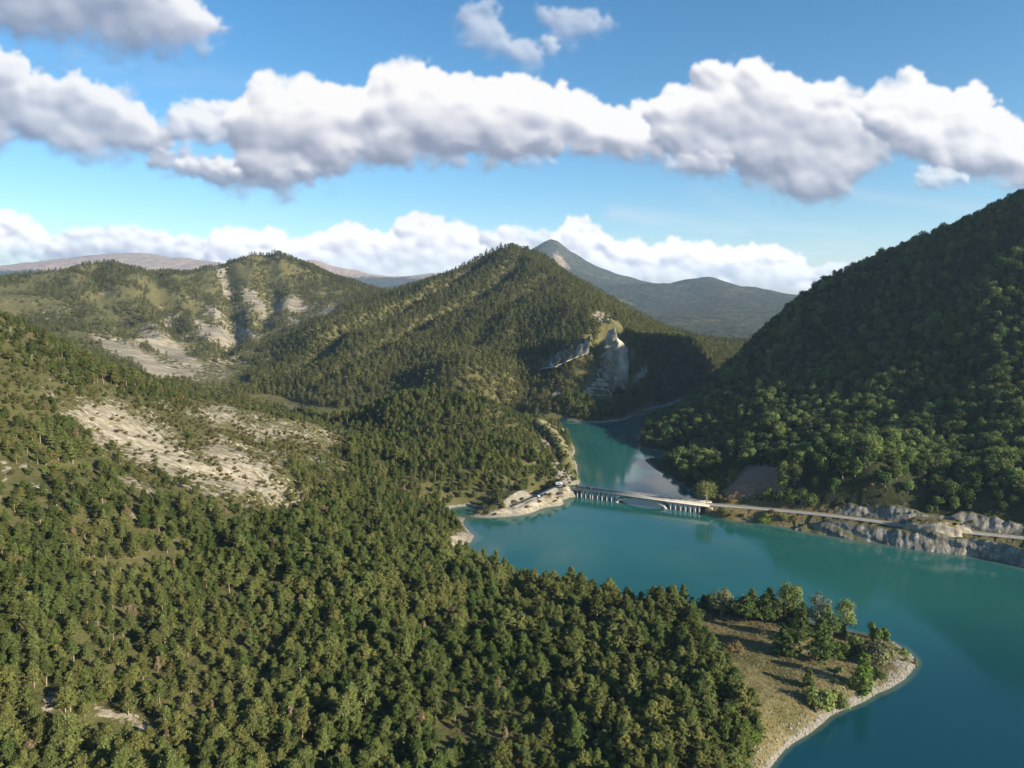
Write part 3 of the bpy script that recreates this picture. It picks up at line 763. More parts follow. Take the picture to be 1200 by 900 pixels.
kn = polys(u, v, KNOLL, 14)
den *= 1 - kn * (0.10 + 0.40 * smooth(-0.05, 0.25, fbm(x / 22, y / 22, 3, 509)))
upper = smooth(430, 330, u) * smooth(640, 560, v)
den *= 1 - upper * (0.08 + 0.28 * smooth(-0.05, 0.25, fbm(x / 34, y / 34, 3, 507)))
drd, _h = seg_dist(x, y, ROAD_L)
for hh in (4.0, 8.0): den *= 1 - 0.95 * polys(u, v - hh / f * F, SCREE_NEAR[4:], 5, 6, freq=0.05)
ok &= (z > 2.6) & (fr.random(x.shape) < den) & (drd > 6.5)
# only what can be seen: the far sides of the ridges are dropped well behind the crest
def facing(L, x, y, z, lim=-0.35):
    gx = L.at(x, y, L.gx); gy = L.at(x, y, L.gy)
    d = np.hypot(np.hypot(x, y), z - H * S)
    return (gx * x + gy * y + (H * S - z)) / d > lim
ok &= facing(L_near, x, y, z)
x, y, z, u, v, f = (a[ok] for a in (x, y, z, u, v, f))
hcl = np.clip(0.80 + 0.5 * fbm(x / 60, y / 60, 3, 510) + 0.02 * 0, 0.45, 1.1)
scl = 0.78 * hcl * fr.uniform(0.62, 1.2, x.shape) * np.where(u < 330, 0.92, 1.0)
scl *= np.where(polys(u, v, SPARSE_NEAR, 16) > 0.3, 0.62, 1.0) * np.where(polys(u, v, KNOLL, 14) > 0.5, 0.82, 1.0)
idx = np.array([0, 1, 2, 3, 4, 5, 6, 7])[np.digitize(fbm(x / 45, y / 45, 3, 520) * 0.9 + fr.uniform(-0.55, 0.55, x.shape), [-0.42, -0.27, -0.12, 0.0, 0.12, 0.27, 0.42])]
perm_ = np.array([5, 6, 7, 0, 1, 2, 3, 4]); idx = perm_[idx]
pick = fr.random(x.shape); idx = np.where(pick < 0.07, 8, np.where(pick > 0.985, 9, np.where((pick > 0.93) & (pick < 0.985), 10, idx)))
rot = fr.uniform(0, 6.28, x.shape)
hs = np.array([k[3] for k in PINES])[idx] * scl
size = hs / f
tu, tv, _f = proj(x, y, z + hs * 0.85)
vis = (tu > 6) & (tu < 1194) & (tv > 0) & (tv < 885)
order = np.argsort(-np.where(vis, size, 0))
solo = order[:300]
rest = np.ones(len(x), bool); rest[solo] = False
NFOREST = len(x)
w3 = fr.uniform(0.82, 1.25, (len(x), 1))
forest = stuff_points('pine_forest', np.stack([x, y, z - 0.3], 1)[rest], rot[rest], np.concatenate([scl[:, None] * w3, scl[:, None] * w3, scl[:, None]], 1)[rest], idx[rest], protos)
forest['label'] = 'dense dark green pine forest covering the near hillside and the wooded hillock'

pine_parts = [(T.build('trunk', [M_bark], link=False, sm=True).data, C.build('crown', [m], link=False).data) for T, C, m, h in PINES]
patch = np.array(Z(110, 838, 16)[:2])
md_edge, _h = None, None
tone = {0: 'mid green', 1: 'mid green', 2: 'mid green', 7: 'mid green', 3: 'olive yellow', 4: 'olive yellow', 5: 'dark green', 6: 'dark green', 8: 'bare-trunked green', 9: 'withered brown', 10: 'fresh green'}
def pine_label(k):
    t = tone[int(idx[k])]
    size_ = 'tall' if hs[k] > 10.2 else ('small' if hs[k] < 7.0 else 'medium-sized')
    uu_, vv_ = tu[k], tv[k]
    if polys(np.array([u[k] + 45.0, u[k] + 20]), np.array([v[k] * 1.0, v[k]]), MEADOW, 4).max() > 0.5: where = 'on the forest edge beside the dry straw meadow'
    elif math.hypot(x[k] - patch[0], y[k] - patch[1]) < 22: where = 'around the bare earth patch at the lower left'
    elif uu_ < 300: where = 'in the nearest forest at the lower left'
    elif uu_ < 600: where = 'in the nearest forest left of the lower middle'
    else: where = 'in the nearest forest right of the lower middle'
    return f'{size_} {t} ' + ('rounded broadleaf tree' if int(idx[k]) == 10 else 'pine') + f' {where}'
def thing(name, label, cat, loc=(0, 0, 0), rz=0, group=None, scale=None):
    o = bpy.data.objects.new(name, None); col.objects.link(o)
    o.empty_display_size = 0.5; o.location = loc; o.rotation_euler = (0, 0, rz)
    o['label'] = label; o['category'] = cat
    if group: o['group'] = group
    if scale is not None: o.scale = scale
    return o
def tag(o, label, cat, group=None):
    o['label'] = label; o['category'] = cat
    if group: o['group'] = group
    return o
for k in solo:
    lf_ = int(idx[k]) == 10
    t = thing('broadleaf_tree' if lf_ else 'pine_tree', pine_label(k), 'tree' if lf_ else 'pine tree', (x[k], y[k], z[k] - 0.3), rot[k], 'trees of the nearest forest', (scl[k] * w3[k, 0], scl[k] * w3[k, 0], scl[k]))
    tr, cr = pine_parts[int(idx[k])]
    for nm, me in (('trunk', tr), ('crown', cr)):
        c = bpy.data.objects.new(nm, me); col.objects.link(c); c.parent = t

# ------------------------------------------------------------------ scrub on the bare slope
x, y = jitter_grid(-330 * S, 60 * S, 150 * S, 500 * S, 3.0, fr)
z = L_near.at(x, y); ok, u, v, f = in_view(x, y, z, 20)
sp_ = polys(u, v, SPARSE_NEAR, 16, 12); sc_ = polys(u, v, SCREE_NEAR, 6, 7)
cl_ = smooth(-0.1, 0.3, fbm(x / 14, y / 14, 3, 640))
den = (0.2 + 0.8 * cl_) * (0.75 * sp_ * (1 - 0.7 * sc_)) + 0.30 * sc_ * smooth(0.08, 0.4, fbm(x / 10, y / 10, 3, 644))
den += 0.5 * polys(u, v, CLIFF_HILLOCK, 8, 5) + 0.06 * polys(u, v, BANK, 4)
ok &= (z > 2.2) & (fr.random(x.shape) < den) & facing(L_near, x, y, z)
x, y, z, f = (a[ok] for a in (x, y, z, f))
scl = fr.uniform(0.5, 1.25, x.shape); idx = fr.integers(0, 4, x.shape); rot = fr.uniform(0, 6.28, x.shape)
order = np.argsort(-scl * (1.9 + 0.4 * idx) / f); rest = np.ones(len(x), bool); solo = order[:300]; rest[solo] = False
stuff_points('scrub', np.stack([x, y, z - 0.1], 1)[rest], rot[rest], np.repeat(scl[:, None], 3, 1)[rest], idx[rest], protos_bush)['label'] = 'low scrub dotted over the pale eroded slope'
bush_me = [o.data for o in protos_bush.objects]
for k in solo:
    o = bpy.data.objects.new('scrub_bush', bush_me[int(idx[k])]); col.objects.link(o)
    o.location = (x[k], y[k], z[k] - 0.1); o.rotation_euler = (0, 0, rot[k]); o.scale = (scl[k],) * 3
    tag(o, ('larger' if scl[k] * (1.9 + 0.4 * idx[k]) > 2.5 else 'small low') + ' olive scrub bush dotted on the pale eroded slope', 'bush', 'scrub bushes on the eroded slope')

# ------------------------------------------------------------------ forest on the middle and far-left hills
x, y = jitter_grid(-1000 * S, 520 * S, 545 * S, 1500 * S, 8.2, fr)
z = L_mid.at(x, y); ok, u, v, f = in_view(x, y, z, 40)
left = smooth(470, 330, u + (v - 330) * -0.6) * (y > 700 * S)
den = 0.97 - 0.92 * polys(u, v, SCREE_MID, 5, 6, freq=0.06) - 0.25 * polys(u, v, SCREE_BAND, 16, 9, freq=0.04)
den *= 1 - polys(u, v, [[(660, 496), (684, 455), (700, 418), (711, 382), (728, 380), (734, 440), (722, 478), (704, 498)]], 3)
fl = polys(u, v, [[(-60, 320), (300, 290), (425, 345), (260, 460), (150, 430), (-60, 400)]], 10)
den *= 1 - fl * (0.18 + 0.75 * smooth(-0.02, 0.22, fbm(x / 75, y / 75, 4, 70)))
dfar, _h = seg_dist(x, y, ROAD_FAR)
ok &= (z > 3.5) & (fr.random(x.shape) < den) & facing(L_mid, x, y, z, -0.2) & (dfar > 9)
ok &= L_near.at(x, y) < z + 5
x, y, z, u, v, f, fl = (a[ok] for a in (x, y, z, u, v, f, fl))
scl = fr.uniform(0.55, 1.0, x.shape) * np.where(fl > 0.5, 0.72, 0.95); idx = fr.integers(0, 5, x.shape); rot = fr.uniform(0, 6.28, x.shape)
NMID = len(x)
stuff_points('distant_forest', np.stack([x, y, z - 0.4], 1), rot, np.stack([scl * 1.15, scl * 1.15, scl], 1), idx, protos_mid)['label'] = 'distant pine woods covering the middle hill and the far left hills'

# ------------------------------------------------------------------ oak wood on the right hill
x, y = jitter_grid(62 * S, 560 * S, 175 * S, 780 * S, 7.8, fr)
z = L_right.at(x, y); ok, u, v, f = in_view(x, y, z, 150)
drd, _h = seg_dist(x, y, ROAD_R)
den = 0.98 - 0.96 * polys(u, v, EARTH_RIGHT, 4, 5)
sl = np.hypot(L_right.at(x, y, L_right.gx), L_right.at(x, y, L_right.gy))
den *= 1 - 0.6 * smooth(0.9, 1.3, sl) * smooth(34, 22, z) * (u > 930)
den *= np.where((z < 15) & (u > 842), 0.25, 1.0)
ok &= (z > 2.5) & (fr.random(x.shape) < den) & (drd > 8.0) & ~((z < 20) & (u > 840) & (drd < 15)) & ~((z < 11.5) & (u > 842))
ok &= facing(L_right, x, y, z, -0.3)
x, y, z, u, v, f = (a[ok] for a in (x, y, z, u, v, f))
scl = fr.uniform(0.55, 1.12, x.shape) * np.clip(0.95 + 0.4 * fbm(x / 40, y / 40, 3, 600), 0.6, 1.25); idx = fr.integers(0, 6, x.shape); rot = fr.uniform(0, 6.28, x.shape)
tu, tv, _f = proj(x, y, z + 6 * scl)
vis = (tu > 5) & (tu < 1195)
order = np.argsort(-np.where(vis, scl / f, 0)); solo = order[:300]; rest = np.ones(len(x), bool); rest[solo] = False
NRIGHT = len(x)
stuff_points('oak_wood', np.stack([x, y, z - 0.4], 1)[rest], rot[rest], np.repeat(scl[:, None], 3, 1)[rest], idx[rest], protos_leaf)['label'] = 'dense dark broadleaf wood covering the steep right hill'
oak_me = [o.data for o in protos_leaf.objects]
for k in solo:
    o = bpy.data.objects.new('oak_tree', oak_me[int(idx[k])]); col.objects.link(o)
    o.location = (x[k], y[k], z[k] - 0.4); o.rotation_euler = (0, 0, rot[k]); o.scale = (scl[k],) * 3
    where = 'low on the right hill just above the lakeside road' if tv[k] > 500 else ('halfway up the right hill' if tv[k] > 380 else 'high on the right hill')
    tag(o, ('big' if scl[k] > 1.05 else 'round') + ' dark green broadleaf tree ' + where, 'tree', 'broadleaf trees of the right hill')
print('TREES', NFOREST, NMID, NRIGHT)

# ------------------------------------------------------------------ concrete arch bridge
def concrete(name, a=(0.40, 0.36, 0.29), b=(0.58, 0.53, 0.44)):
    m, nt, bs, _ = newmat(name)
    p = objpos(nt)
    mp = N(nt, 'ShaderNodeMapping'); nt.links.new(p, mp.inputs[0]); mp.inputs['Scale'].default_value = (1.2, 1.2, 0.25)
    n = noise(nt, 1.0, 6, 0.65, mp.outputs[0])
    nt.links.new(ramp(nt, n, [(0.3, a), (0.65, b)]), bs.inputs['Base Color']); bs.inputs['Roughness'].default_value = 0.9
    return m
M_conc = concrete('weathered_concrete'); M_conc_d = concrete('stained_concrete', (0.22, 0.20, 0.17), (0.38, 0.35, 0.30))
M_asph = plain_mat('old_asphalt', ((0.24, 0.22, 0.19), (0.34, 0.315, 0.275)), 0.4)
M_dust = plain_mat('gravel_track', ((0.19, 0.17, 0.135), (0.28, 0.25, 0.205)), 0.5)
M_paint = plain_mat('road_paint', ((0.60, 0.60, 0.57), (0.78, 0.78, 0.75)), 2.0)

def boxgeo(G, x0, x1, y0, y1, z0, z1, mi=0):
    v = [(x0, y0, z0), (x1, y0, z0), (x1, y1, z0), (x0, y1, z0), (x0, y0, z1), (x1, y0, z1), (x1, y1, z1), (x0, y1, z1)]
    G.add(v, [(0, 3, 2, 1), (4, 5, 6, 7), (0, 1, 5, 4), (1, 2, 6, 5), (2, 3, 7, 6), (3, 0, 4, 7)], mi)

bl = np.array(BR_L); brr = np.array(BR_R)
blen = float(np.hypot(*(brr - bl)[:2])); bang = math.atan2(brr[1] - bl[1], brr[0] - bl[0])
HW = 2.9 * S; ZD = DECK * S
bridge = thing('arch_bridge', 'pale concrete road bridge with a low arch and many slim piers crossing the lake narrows', 'bridge', (bl[0], bl[1], 0), bang)
G = Geo(); boxgeo(G, -3, blen + 3, -HW, HW, ZD - 1.0, ZD - 0.12)
for sgn in (-1, 1): boxgeo(G, -3, blen + 3, sgn * (HW + 0.30) - 0.30, sgn * (HW + 0.30) + 0.30, ZD - 0.75, ZD + 0.16)
G.build('deck', [M_conc], bridge)
G = Geo(); boxgeo(G, -3, blen + 3, -HW + 1.1, HW - 1.1, ZD - 0.115, ZD)
G.build('roadway', [M_asph], bridge)
for sgn in (-1, 1):
    G = Geo(); yb = sgn * (HW + 0.05)
    boxgeo(G, -3, blen + 3, yb - 0.14, yb + 0.14, ZD + 0.95, ZD + 1.12); boxgeo(G, -3, blen + 3, yb - 0.07, yb + 0.07, ZD + 0.55, ZD + 0.65)
    for k in range(int(blen / 2.2) + 2): boxgeo(G, k * 2.2 - 0.9, k * 2.2 - 0.65, yb - 0.12, yb + 0.12, ZD + 0.15, ZD + 0.95)
    G.build('railing', [M_conc], bridge)
fa = lambda px: (px - 675.8) / (825 - 675.8)
def at_px(px):      # perspective along the deck: photo column -> metres from the left end
    lo, hi = 0.0, blen
    for _ in range(40):
        m_ = (lo + hi) / 2
        q = proj(bl[0] + math.cos(bang) * m_ + math.sin(bang) * HW, bl[1] + math.sin(bang) * m_ - math.cos(bang) * HW, ZD)[0]
        lo, hi = (m_, hi) if q < px else (lo, m_)
    return lo
A0, A1 = at_px(722.5), at_px(779)
def arch_z(x, th=0):
    t = (x - A0) / (A1 - A0); return 0.9 + (ZD - 2.3 - 0.9) * (1 - (2 * t - 1) ** 2) + th
for yb in (-HW + 0.9, HW - 0.9):
    G = Geo(); n = 26; xs_ = np.linspace(A0 - 0.6, A1 + 0.6, n)
    V = []; 
    for x_ in xs_:
        zc = arch_z(min(max(x_, A0), A1)); th = 1.25
        V += [(x_, yb - 0.8, zc - 0.25), (x_, yb + 0.8, zc - 0.25), (x_, yb + 0.8, zc + th), (x_, yb - 0.8, zc + th)]
    Fs = [(i * 4 + j, i * 4 + (j + 1) % 4, i * 4 + 4 + (j + 1) % 4, i * 4 + 4 + j) for i in range(n - 1) for j in range(4)] + [(0, 3, 2, 1), (n * 4 - 4, n * 4 - 3, n * 4 - 2, n * 4 - 1)]
    G.add(V, Fs); G.build('arch_rib', [M_conc], bridge, sm=False)
G = Geo()
for xb in (A0 - 0.2, A1 + 0.2): boxgeo(G, xb - 1.6, xb + 1.6, -HW + 0.2, HW - 0.2, -6, 1.1)
G.build('arch_footing', [M_conc], bridge)
piers = [at_px(p_) for p_ in (676.5, 681, 686, 691.3, 694.3, 699.8, 705.2, 710.8, 716.4)] + [at_px(p_) for p_ in (785.5, 791.5, 797.5, 803.3, 808.8, 814.6, 819.8)]
spand = [at_px(p_) for p_ in (726.5, 731.5, 770, 775)]
for x_ in piers + spand:
    zb = -5 if x_ in piers else arch_z(x_) + 1.2
    for yb in (-HW + 0.75, HW - 0.75):
        G = Geo(); boxgeo(G, x_ - 0.42, x_ + 0.42, yb - 0.6, yb + 0.6, zb, ZD - 1.0)
        G.build('pier', [M_conc], bridge)
    G = Geo(); boxgeo(G, x_ - 0.5, x_ + 0.5, -HW + 0.15, HW - 0.15, ZD - 1.45, ZD - 1.004)
    G.build('cross_beam', [M_conc_d], bridge)
for x_ in (-5.5, blen + 0.4):
    G = Geo(); boxgeo(G, x_, x_ + 5.2, -HW - 0.15, HW + 0.15, -5, ZD - 1.01); G.build('abutment', [M_conc_d], bridge)

# ------------------------------------------------------------------ roads
def ribbon(name, pl, w, mat, lift=0.0, sub=8, off=0.0):
    pl = np.array(pl, float); q = []
    for i in range(len(pl) - 1):
        p0 = pl[max(i - 1, 0)]; p1 = pl[i]; p2 = pl[i + 1]; p3 = pl[min(i + 2, len(pl) - 1)]
        for t in np.linspace(0, 1, sub, endpoint=False):
            q.append(0.5 * ((2 * p1) + (-p0 + p2) * t + (2 * p0 - 5 * p1 + 4 * p2 - p3) * t * t + (-p0 + 3 * p1 - 3 * p2 + p3) * t ** 3))
    q.append(pl[-1]); q = np.array(q)
    d = np.gradient(q[:, :2], axis=0); d /= np.linalg.norm(d, axis=1, keepdims=True); nn = np.stack([-d[:, 1], d[:, 0]], 1)
    a = np.c_[q[:, :2] + nn * (off + w / 2), q[:, 2] + lift]; b = np.c_[q[:, :2] + nn * (off - w / 2), q[:, 2] + lift]
    lo = np.array([0, 0, 0.5])
    V = np.concatenate([a, b, a - lo, b - lo]); n = len(q)
    F_ = [(n + i, n + i + 1, i + 1, i) for i in range(n - 1)] + [(i, i + 1, 2 * n + i + 1, 2 * n + i) for i in range(n - 1)] + [(3 * n + i, 3 * n + i + 1, n + i + 1, n + i) for i in range(n - 1)]
    return structure(grid_mesh(name, V, F_, mat, False)), q, nn
end = bl + 0; 
rr_, rq, rn = ribbon('lakeside_road', ROAD_R, 6.6, M_asph, 0.06)
for o_ in (2.95, -2.95): ribbon('edge_line', ROAD_R, 0.16, M_paint, 0.068, 8, o_)
ribbon('gravel_track', ROAD_L, 6.5, M_dust, 0.06)
ribbon('far_road', ROAD_FAR, 8.0, M_dust, 0.15)
M_path = plain_mat('trodden_earth', ((0.10, 0.075, 0.04), (0.15, 0.11, 0.06)), 0.8)
def drape(pts): return [(x_, y_, float(L_near.at(x_, y_)) + 0.1) for x_, y_, _z in [Z(a_, b_, 5) for a_, b_ in pts]]
ribbon('footpath', drape([(833, 746), (838, 756), (843, 768), (847, 782), (855, 795), (866, 806), (874, 820), (880, 834), (881, 850)]), 0.7, M_path, 0.05)

# ------------------------------------------------------------------ rock faces
def rock_mat(name, lo, mid_, hi, top=(0.07, 0.075, 0.025), streak=0.35, vlo=0.62, vhi=0.85):
    m, nt, b, _ = newmat(name)
    p = objpos(nt)
    mp = N(nt, 'ShaderNodeMapping'); nt.links.new(p, mp.inputs[0]); mp.inputs['Scale'].default_value = (streak, streak, streak * 0.35)
    n1 = noise(nt, 1.0, 6, 0.65, mp.outputs[0], 0.8); n2 = noise(nt, 0.9, 5, 0.7, p); n3 = noise(nt, 0.12, 3, 0.5, p)
    f = math_(nt, 'ADD', math_(nt, 'MULTIPLY', n1, 0.65), math_(nt, 'MULTIPLY', n2, 0.35))
    c = ramp(nt, f, [(0.33, lo), (0.5, mid_), (0.64, hi)])
    c = mixc(nt, mapr(nt, n3, 0.4, 0.65, 0, 0.45), c, lo)
    ge = N(nt, 'ShaderNodeNewGeometry'); sz = N(nt, 'ShaderNodeSeparateXYZ'); nt.links.new(ge.outputs['Normal'], sz.inputs[0])
    veg = mapr(nt, math_(nt, 'ADD', sz.outputs[2], math_(nt, 'MULTIPLY', math_(nt, 'SUBTRACT', n2, 0.5), 0.9)), vlo, vhi)
    c = mixc(nt, veg, c, mixc(nt, n2, top, (top[0] * 1.8, top[1] * 1.5, top[2] * 1.8)))
    nt.links.new(c, b.inputs['Base Color']); b.inputs['Roughness'].default_value = 0.95; b.inputs['Specular IOR Level'].default_value = 0.1
    bump(nt, b, f, 1.0, 0.8)
    return m
M_rock = rock_mat('limestone', (0.08, 0.075, 0.06), (0.19, 0.175, 0.15), (0.40, 0.37, 0.32))
M_rock_w = rock_mat('warm_limestone', (0.17, 0.14, 0.10), (0.34, 0.295, 0.225), (0.55, 0.50, 0.41), (0.085, 0.08, 0.028))
M_rock_h = rock_mat('hillock_limestone', (0.085, 0.072, 0.045), (0.19, 0.165, 0.115), (0.34, 0.30, 0.225), (0.07, 0.08, 0.028), 0.5, 0.26, 0.52)
M_rock_far = rock_mat('grey_cliff', (0.16, 0.14, 0.105), (0.40, 0.355, 0.29), (0.62, 0.56, 0.47), (0.035, 0.045, 0.018), 0.06, 0.55, 0.85)

def path_len(pl):
    d = np.linalg.norm(np.diff(pl[:, :2], axis=0), axis=1); return np.concatenate([[0], np.cumsum(d)])
def resamp(pl, n):
    s = path_len(pl); t = np.linspace(0, s[-1], n)
    return np.stack([np.interp(t, s, pl[:, k]) for k in range(3)], 1)

def cliff(name, bottom, top, nu, nv, amp, mat, seed, back=6.0, sc=1.0, crown=0.35, strata=0.0):
    """rock face: a closed slab between a foot line and a brow line, broken into buttresses"""
    b = resamp(np.array(bottom, float), nu); t = resamp(np.array(top, float), nu)
    d = np.gradient(b[:, :2], axis=0); d /= np.linalg.norm(d, axis=1, keepdims=True)
    out = np.stack([d[:, 1], -d[:, 0]], 1)                          # to the right of the path = towards the water
    s = path_len(b)
    tn = fbm(s / (9 * sc), s * 0 + seed, 3, seed) * crown
    V = []
    for j in range(nv):
        w = j / (nv - 1)
        c = b * (1 - w) + t * w
        c = c.copy(); c[:, 2] += tn * (t[:, 2] - b[:, 2]) * w
        h = ridged(s / (7 * sc), c[:, 2] / (22 * sc) + seed, 3, seed) - 0.45 + 0.7 * fbm(s / (3.0 * sc), c[:, 2] / (5 * sc), 3, seed + 4)
        if strata: h = h + strata * (vnoise(c[:, 2] / (2.2 * sc) + 0.12 * s / sc, s * 0 + 3.3, seed) - 0.5)
        h = h * amp * (0.5 + 0.9 * math.sin(math.pi * (0.12 + 0.76 * w)))
        c[:, :2] += out * h[:, None]
        V.append(c)
    for w in (0.35, 1.0):                                           # the brow runs back into the hill
        c = V[nv - 1].copy(); c[:, :2] -= out * back * w; c[:, 2] += (0.25 if w < 1 else -1.5) * amp
        V.append(c)
    c = V[0].copy(); c[:, :2] -= out * back; c[:, 2] -= 1.0; V.append(c)
    rows = len(V); V = np.concatenate(V); ix = np.arange(rows * nu).reshape(rows, nu)
    F_ = [(ix[j, i], ix[j, i + 1], ix[(j + 1) % rows, i + 1], ix[(j + 1) % rows, i]) for j in range(rows) for i in range(nu - 1)]
    o = grid_mesh(name, V, F_, mat, False)
    return structure(o)

cliff('shore_cliff', [D(u, v, -1) for u, v in [(932, 621.5), (945, 624), (965, 627), (1000, 633), (1040, 639), (1075, 645), (1110, 649), (1140, 652), (1175, 658), (1215, 669)]],
      [Z(u, v, z) for u, v, z in [(932, 620, 0.4), (946, 614, 2.6), (968, 609.5, 5.4), (1000, 612.5, 6.0), (1040, 618, 6.2), (1075, 623.5, 6.3), (1110, 627, 6.4), (1140, 630.5, 6.6), (1175, 635.5, 6.7), (1215, 645, 6.9)]], 240, 16, 1.5, M_rock, 5, 4.0, 1.5, 0.22, 0.9)
sel = np.where((lambda uq: (uq > 962))(proj(rq[:, 0], rq[:, 1], rq[:, 2])[0]))[0]
foot = [(rq[i, 0] + rn[i, 0] * 6.3, rq[i, 1] + rn[i, 1] * 6.3, rq[i, 2] - 0.4) for i in sel]
wob = lambda i, s_: float(fbm(np.array([i * 0.23]), np.array([s_]), 3, 810)[0])
brow = [(rq[i, 0] + rn[i, 0] * (11.0 + 2 * wob(i, 1.0)), rq[i, 1] + rn[i, 1] * (11.0 + 2 * wob(i, 1.0)), rq[i, 2] + (7.5 + 4.5 * wob(i, 7.0)) * min(1.0, (k + 1) / 5.0)) for k, i in enumerate(sel)]
cliff('road_cutting', foot, brow, 220, 16, 1.0, M_rock, 9, 5.0, 1.3, 0.20, 0.9)
ct = np.random.default_rng(44)
for k in range(70):
    i = sel[ct.integers(2, len(sel))]; off_ = ct.uniform(8.5, 21)
    x_ = rq[i, 0] + rn[i, 0] * off_ + ct.normal(0, 1.5); y_ = rq[i, 1] + rn[i, 1] * off_ + ct.normal(0, 1.5)
    z_ = float(L_right.at(x_, y_)) if off_ > 12.5 else max(float(L_right.at(x_, y_)), rq[i, 2] + (off_ - 6.3) / 4.7 * 6.0)
    h_ = ct.uniform(1.2, 3.0); o = bush_geo(ct, h_, h_ * ct.uniform(1.1, 1.8), 5, 200, 0.38).build('cutting_bush', [[M_leaf, M_bush, M_dry, M_leaf][k % 4]]); o.location = (x_, y_, z_ - 0.3)
    tag(o, ['dark green', 'olive', 'straw coloured', 'dark green'][k % 4] + ' bush growing on the rock cutting above the lakeside road', 'bush', 'bushes on the rock cutting')
cliff('hillock_cliff', [D(u, v, -1) for u, v in [(668, 583), (675, 577), (679, 567), (678, 555), (673, 538), (666, 516), (661, 503)]],
      [P(u, v, d) for u, v, d in [(655, 560, 385), (662, 549, 395), (664, 537, 405), (660, 524, 425), (652, 512, 445), (642, 502, 465), (632, 494, 480)]], 140, 26, 2.6, M_rock_h, 14, 8.0, 0.9, 0.2, 0.8)
def fin(pts, pull):
    out_ = []
    for u_, v_ in pts:
        a_, y_, z_ = raydir(u_, v_); dh = 640
        for d_ in np.arange(560, 660, 1.0):
            t_ = d_ / y_
            if float(L_mid.at(a_ * t_ * S, d_ * S)) >= (H + z_ * t_) * S: dh = d_; break
        out_.append(P(u_, v_, dh - pull))
    return out_
cliff('gorge_cliff', fin([(664, 493), (676, 480), (688, 464), (697, 448), (704, 427), (709, 405), (714, 387)], 4.0),
      fin([(696, 492), (709, 478), (718, 462), (725, 444), (727, 424), (725, 402), (720, 383)], 9.0), 150, 26, 6.0, M_rock_far, 23, 14.0, 1.5, 0.0, 1.0)
cliff('gorge_ledge', [P(u, v, d) for u, v, d in [(632, 433, 655), (650, 430, 640), (668, 422, 636), (690, 414, 634)]],
      [P(u, v, d) for u, v, d in [(638, 424, 668), (655, 418, 655), (672, 409, 650), (692, 398, 648)]], 40, 10, 4.0, M_rock_far, 29, 18.0, 2.0)

# rock outcrop with a green top between the road and the water
def outcrop(name, cx, cy, rx, ry, hgt, ang, mat, seed, n=56, m_=22, sq=0.45):
    V = []
    for j in range(m_):
        w = j / (m_ - 1); 
        for i in range(n):
            a = 2 * math.pi * i / n
            V.append((a, w))
    A_ = np.array([v_[0] for v_ in V]); Wv = np.array([v_[1] for v_ in V])
    prof = np.where(Wv < 0.7, 1.0 - 0.18 * (Wv / 0.7) ** 2, 0.82 * np.clip(1 - (Wv - 0.7) / 0.3, 0, 1) ** sq)
    zz = np.where(Wv < 0.7, Wv / 0.7 * 0.84, 0.84 + 0.16 * np.sin((Wv - 0.7) / 0.3 * math.pi / 2))
    nb = 0.30 * (ridged(np.cos(A_) * 2.3 + seed, np.sin(A_) * 2.3 + zz * 0.8, 3, seed) - 0.5) + 0.16 * fbm(np.cos(A_) * 5 + 9, np.sin(A_) * 5 + zz * 4, 3, seed + 2)
    prof = prof * (1 + nb)
    x_ = np.cos(A_) * rx * prof; y_ = np.sin(A_) * ry * prof
    z_ = zz * hgt * (1 + 0.12 * fbm(x_ / rx * 2, y_ / ry * 2, 3, seed + 7)) - 1
    X = cx + x_ * math.cos(ang) - y_ * math.sin(ang); Y = cy + x_ * math.sin(ang) + y_ * math.cos(ang)
    ix = np.arange(n * m_).reshape(m_, n)
    F_ = [(ix[j, i], ix[j, (i + 1) % n], ix[j + 1, (i + 1) % n], ix[j + 1, i]) for j in range(m_ - 1) for i in range(n)]
    return structure(grid_mesh(name, np.stack([X, Y, z_], 1), F_, mat, False))
oc = D(1096, 638, 0)
outcrop('rock_outcrop', oc[0], oc[1] + 0.5, 21, 8.0, 17.5, R(-22), M_rock_w, 31)
oc2 = D(1200, 652, 0); outcrop('dark_outcrop', oc2[0] + 4, oc2[1] + 3, 12, 7, 12, R(-30), M_rock, 37)

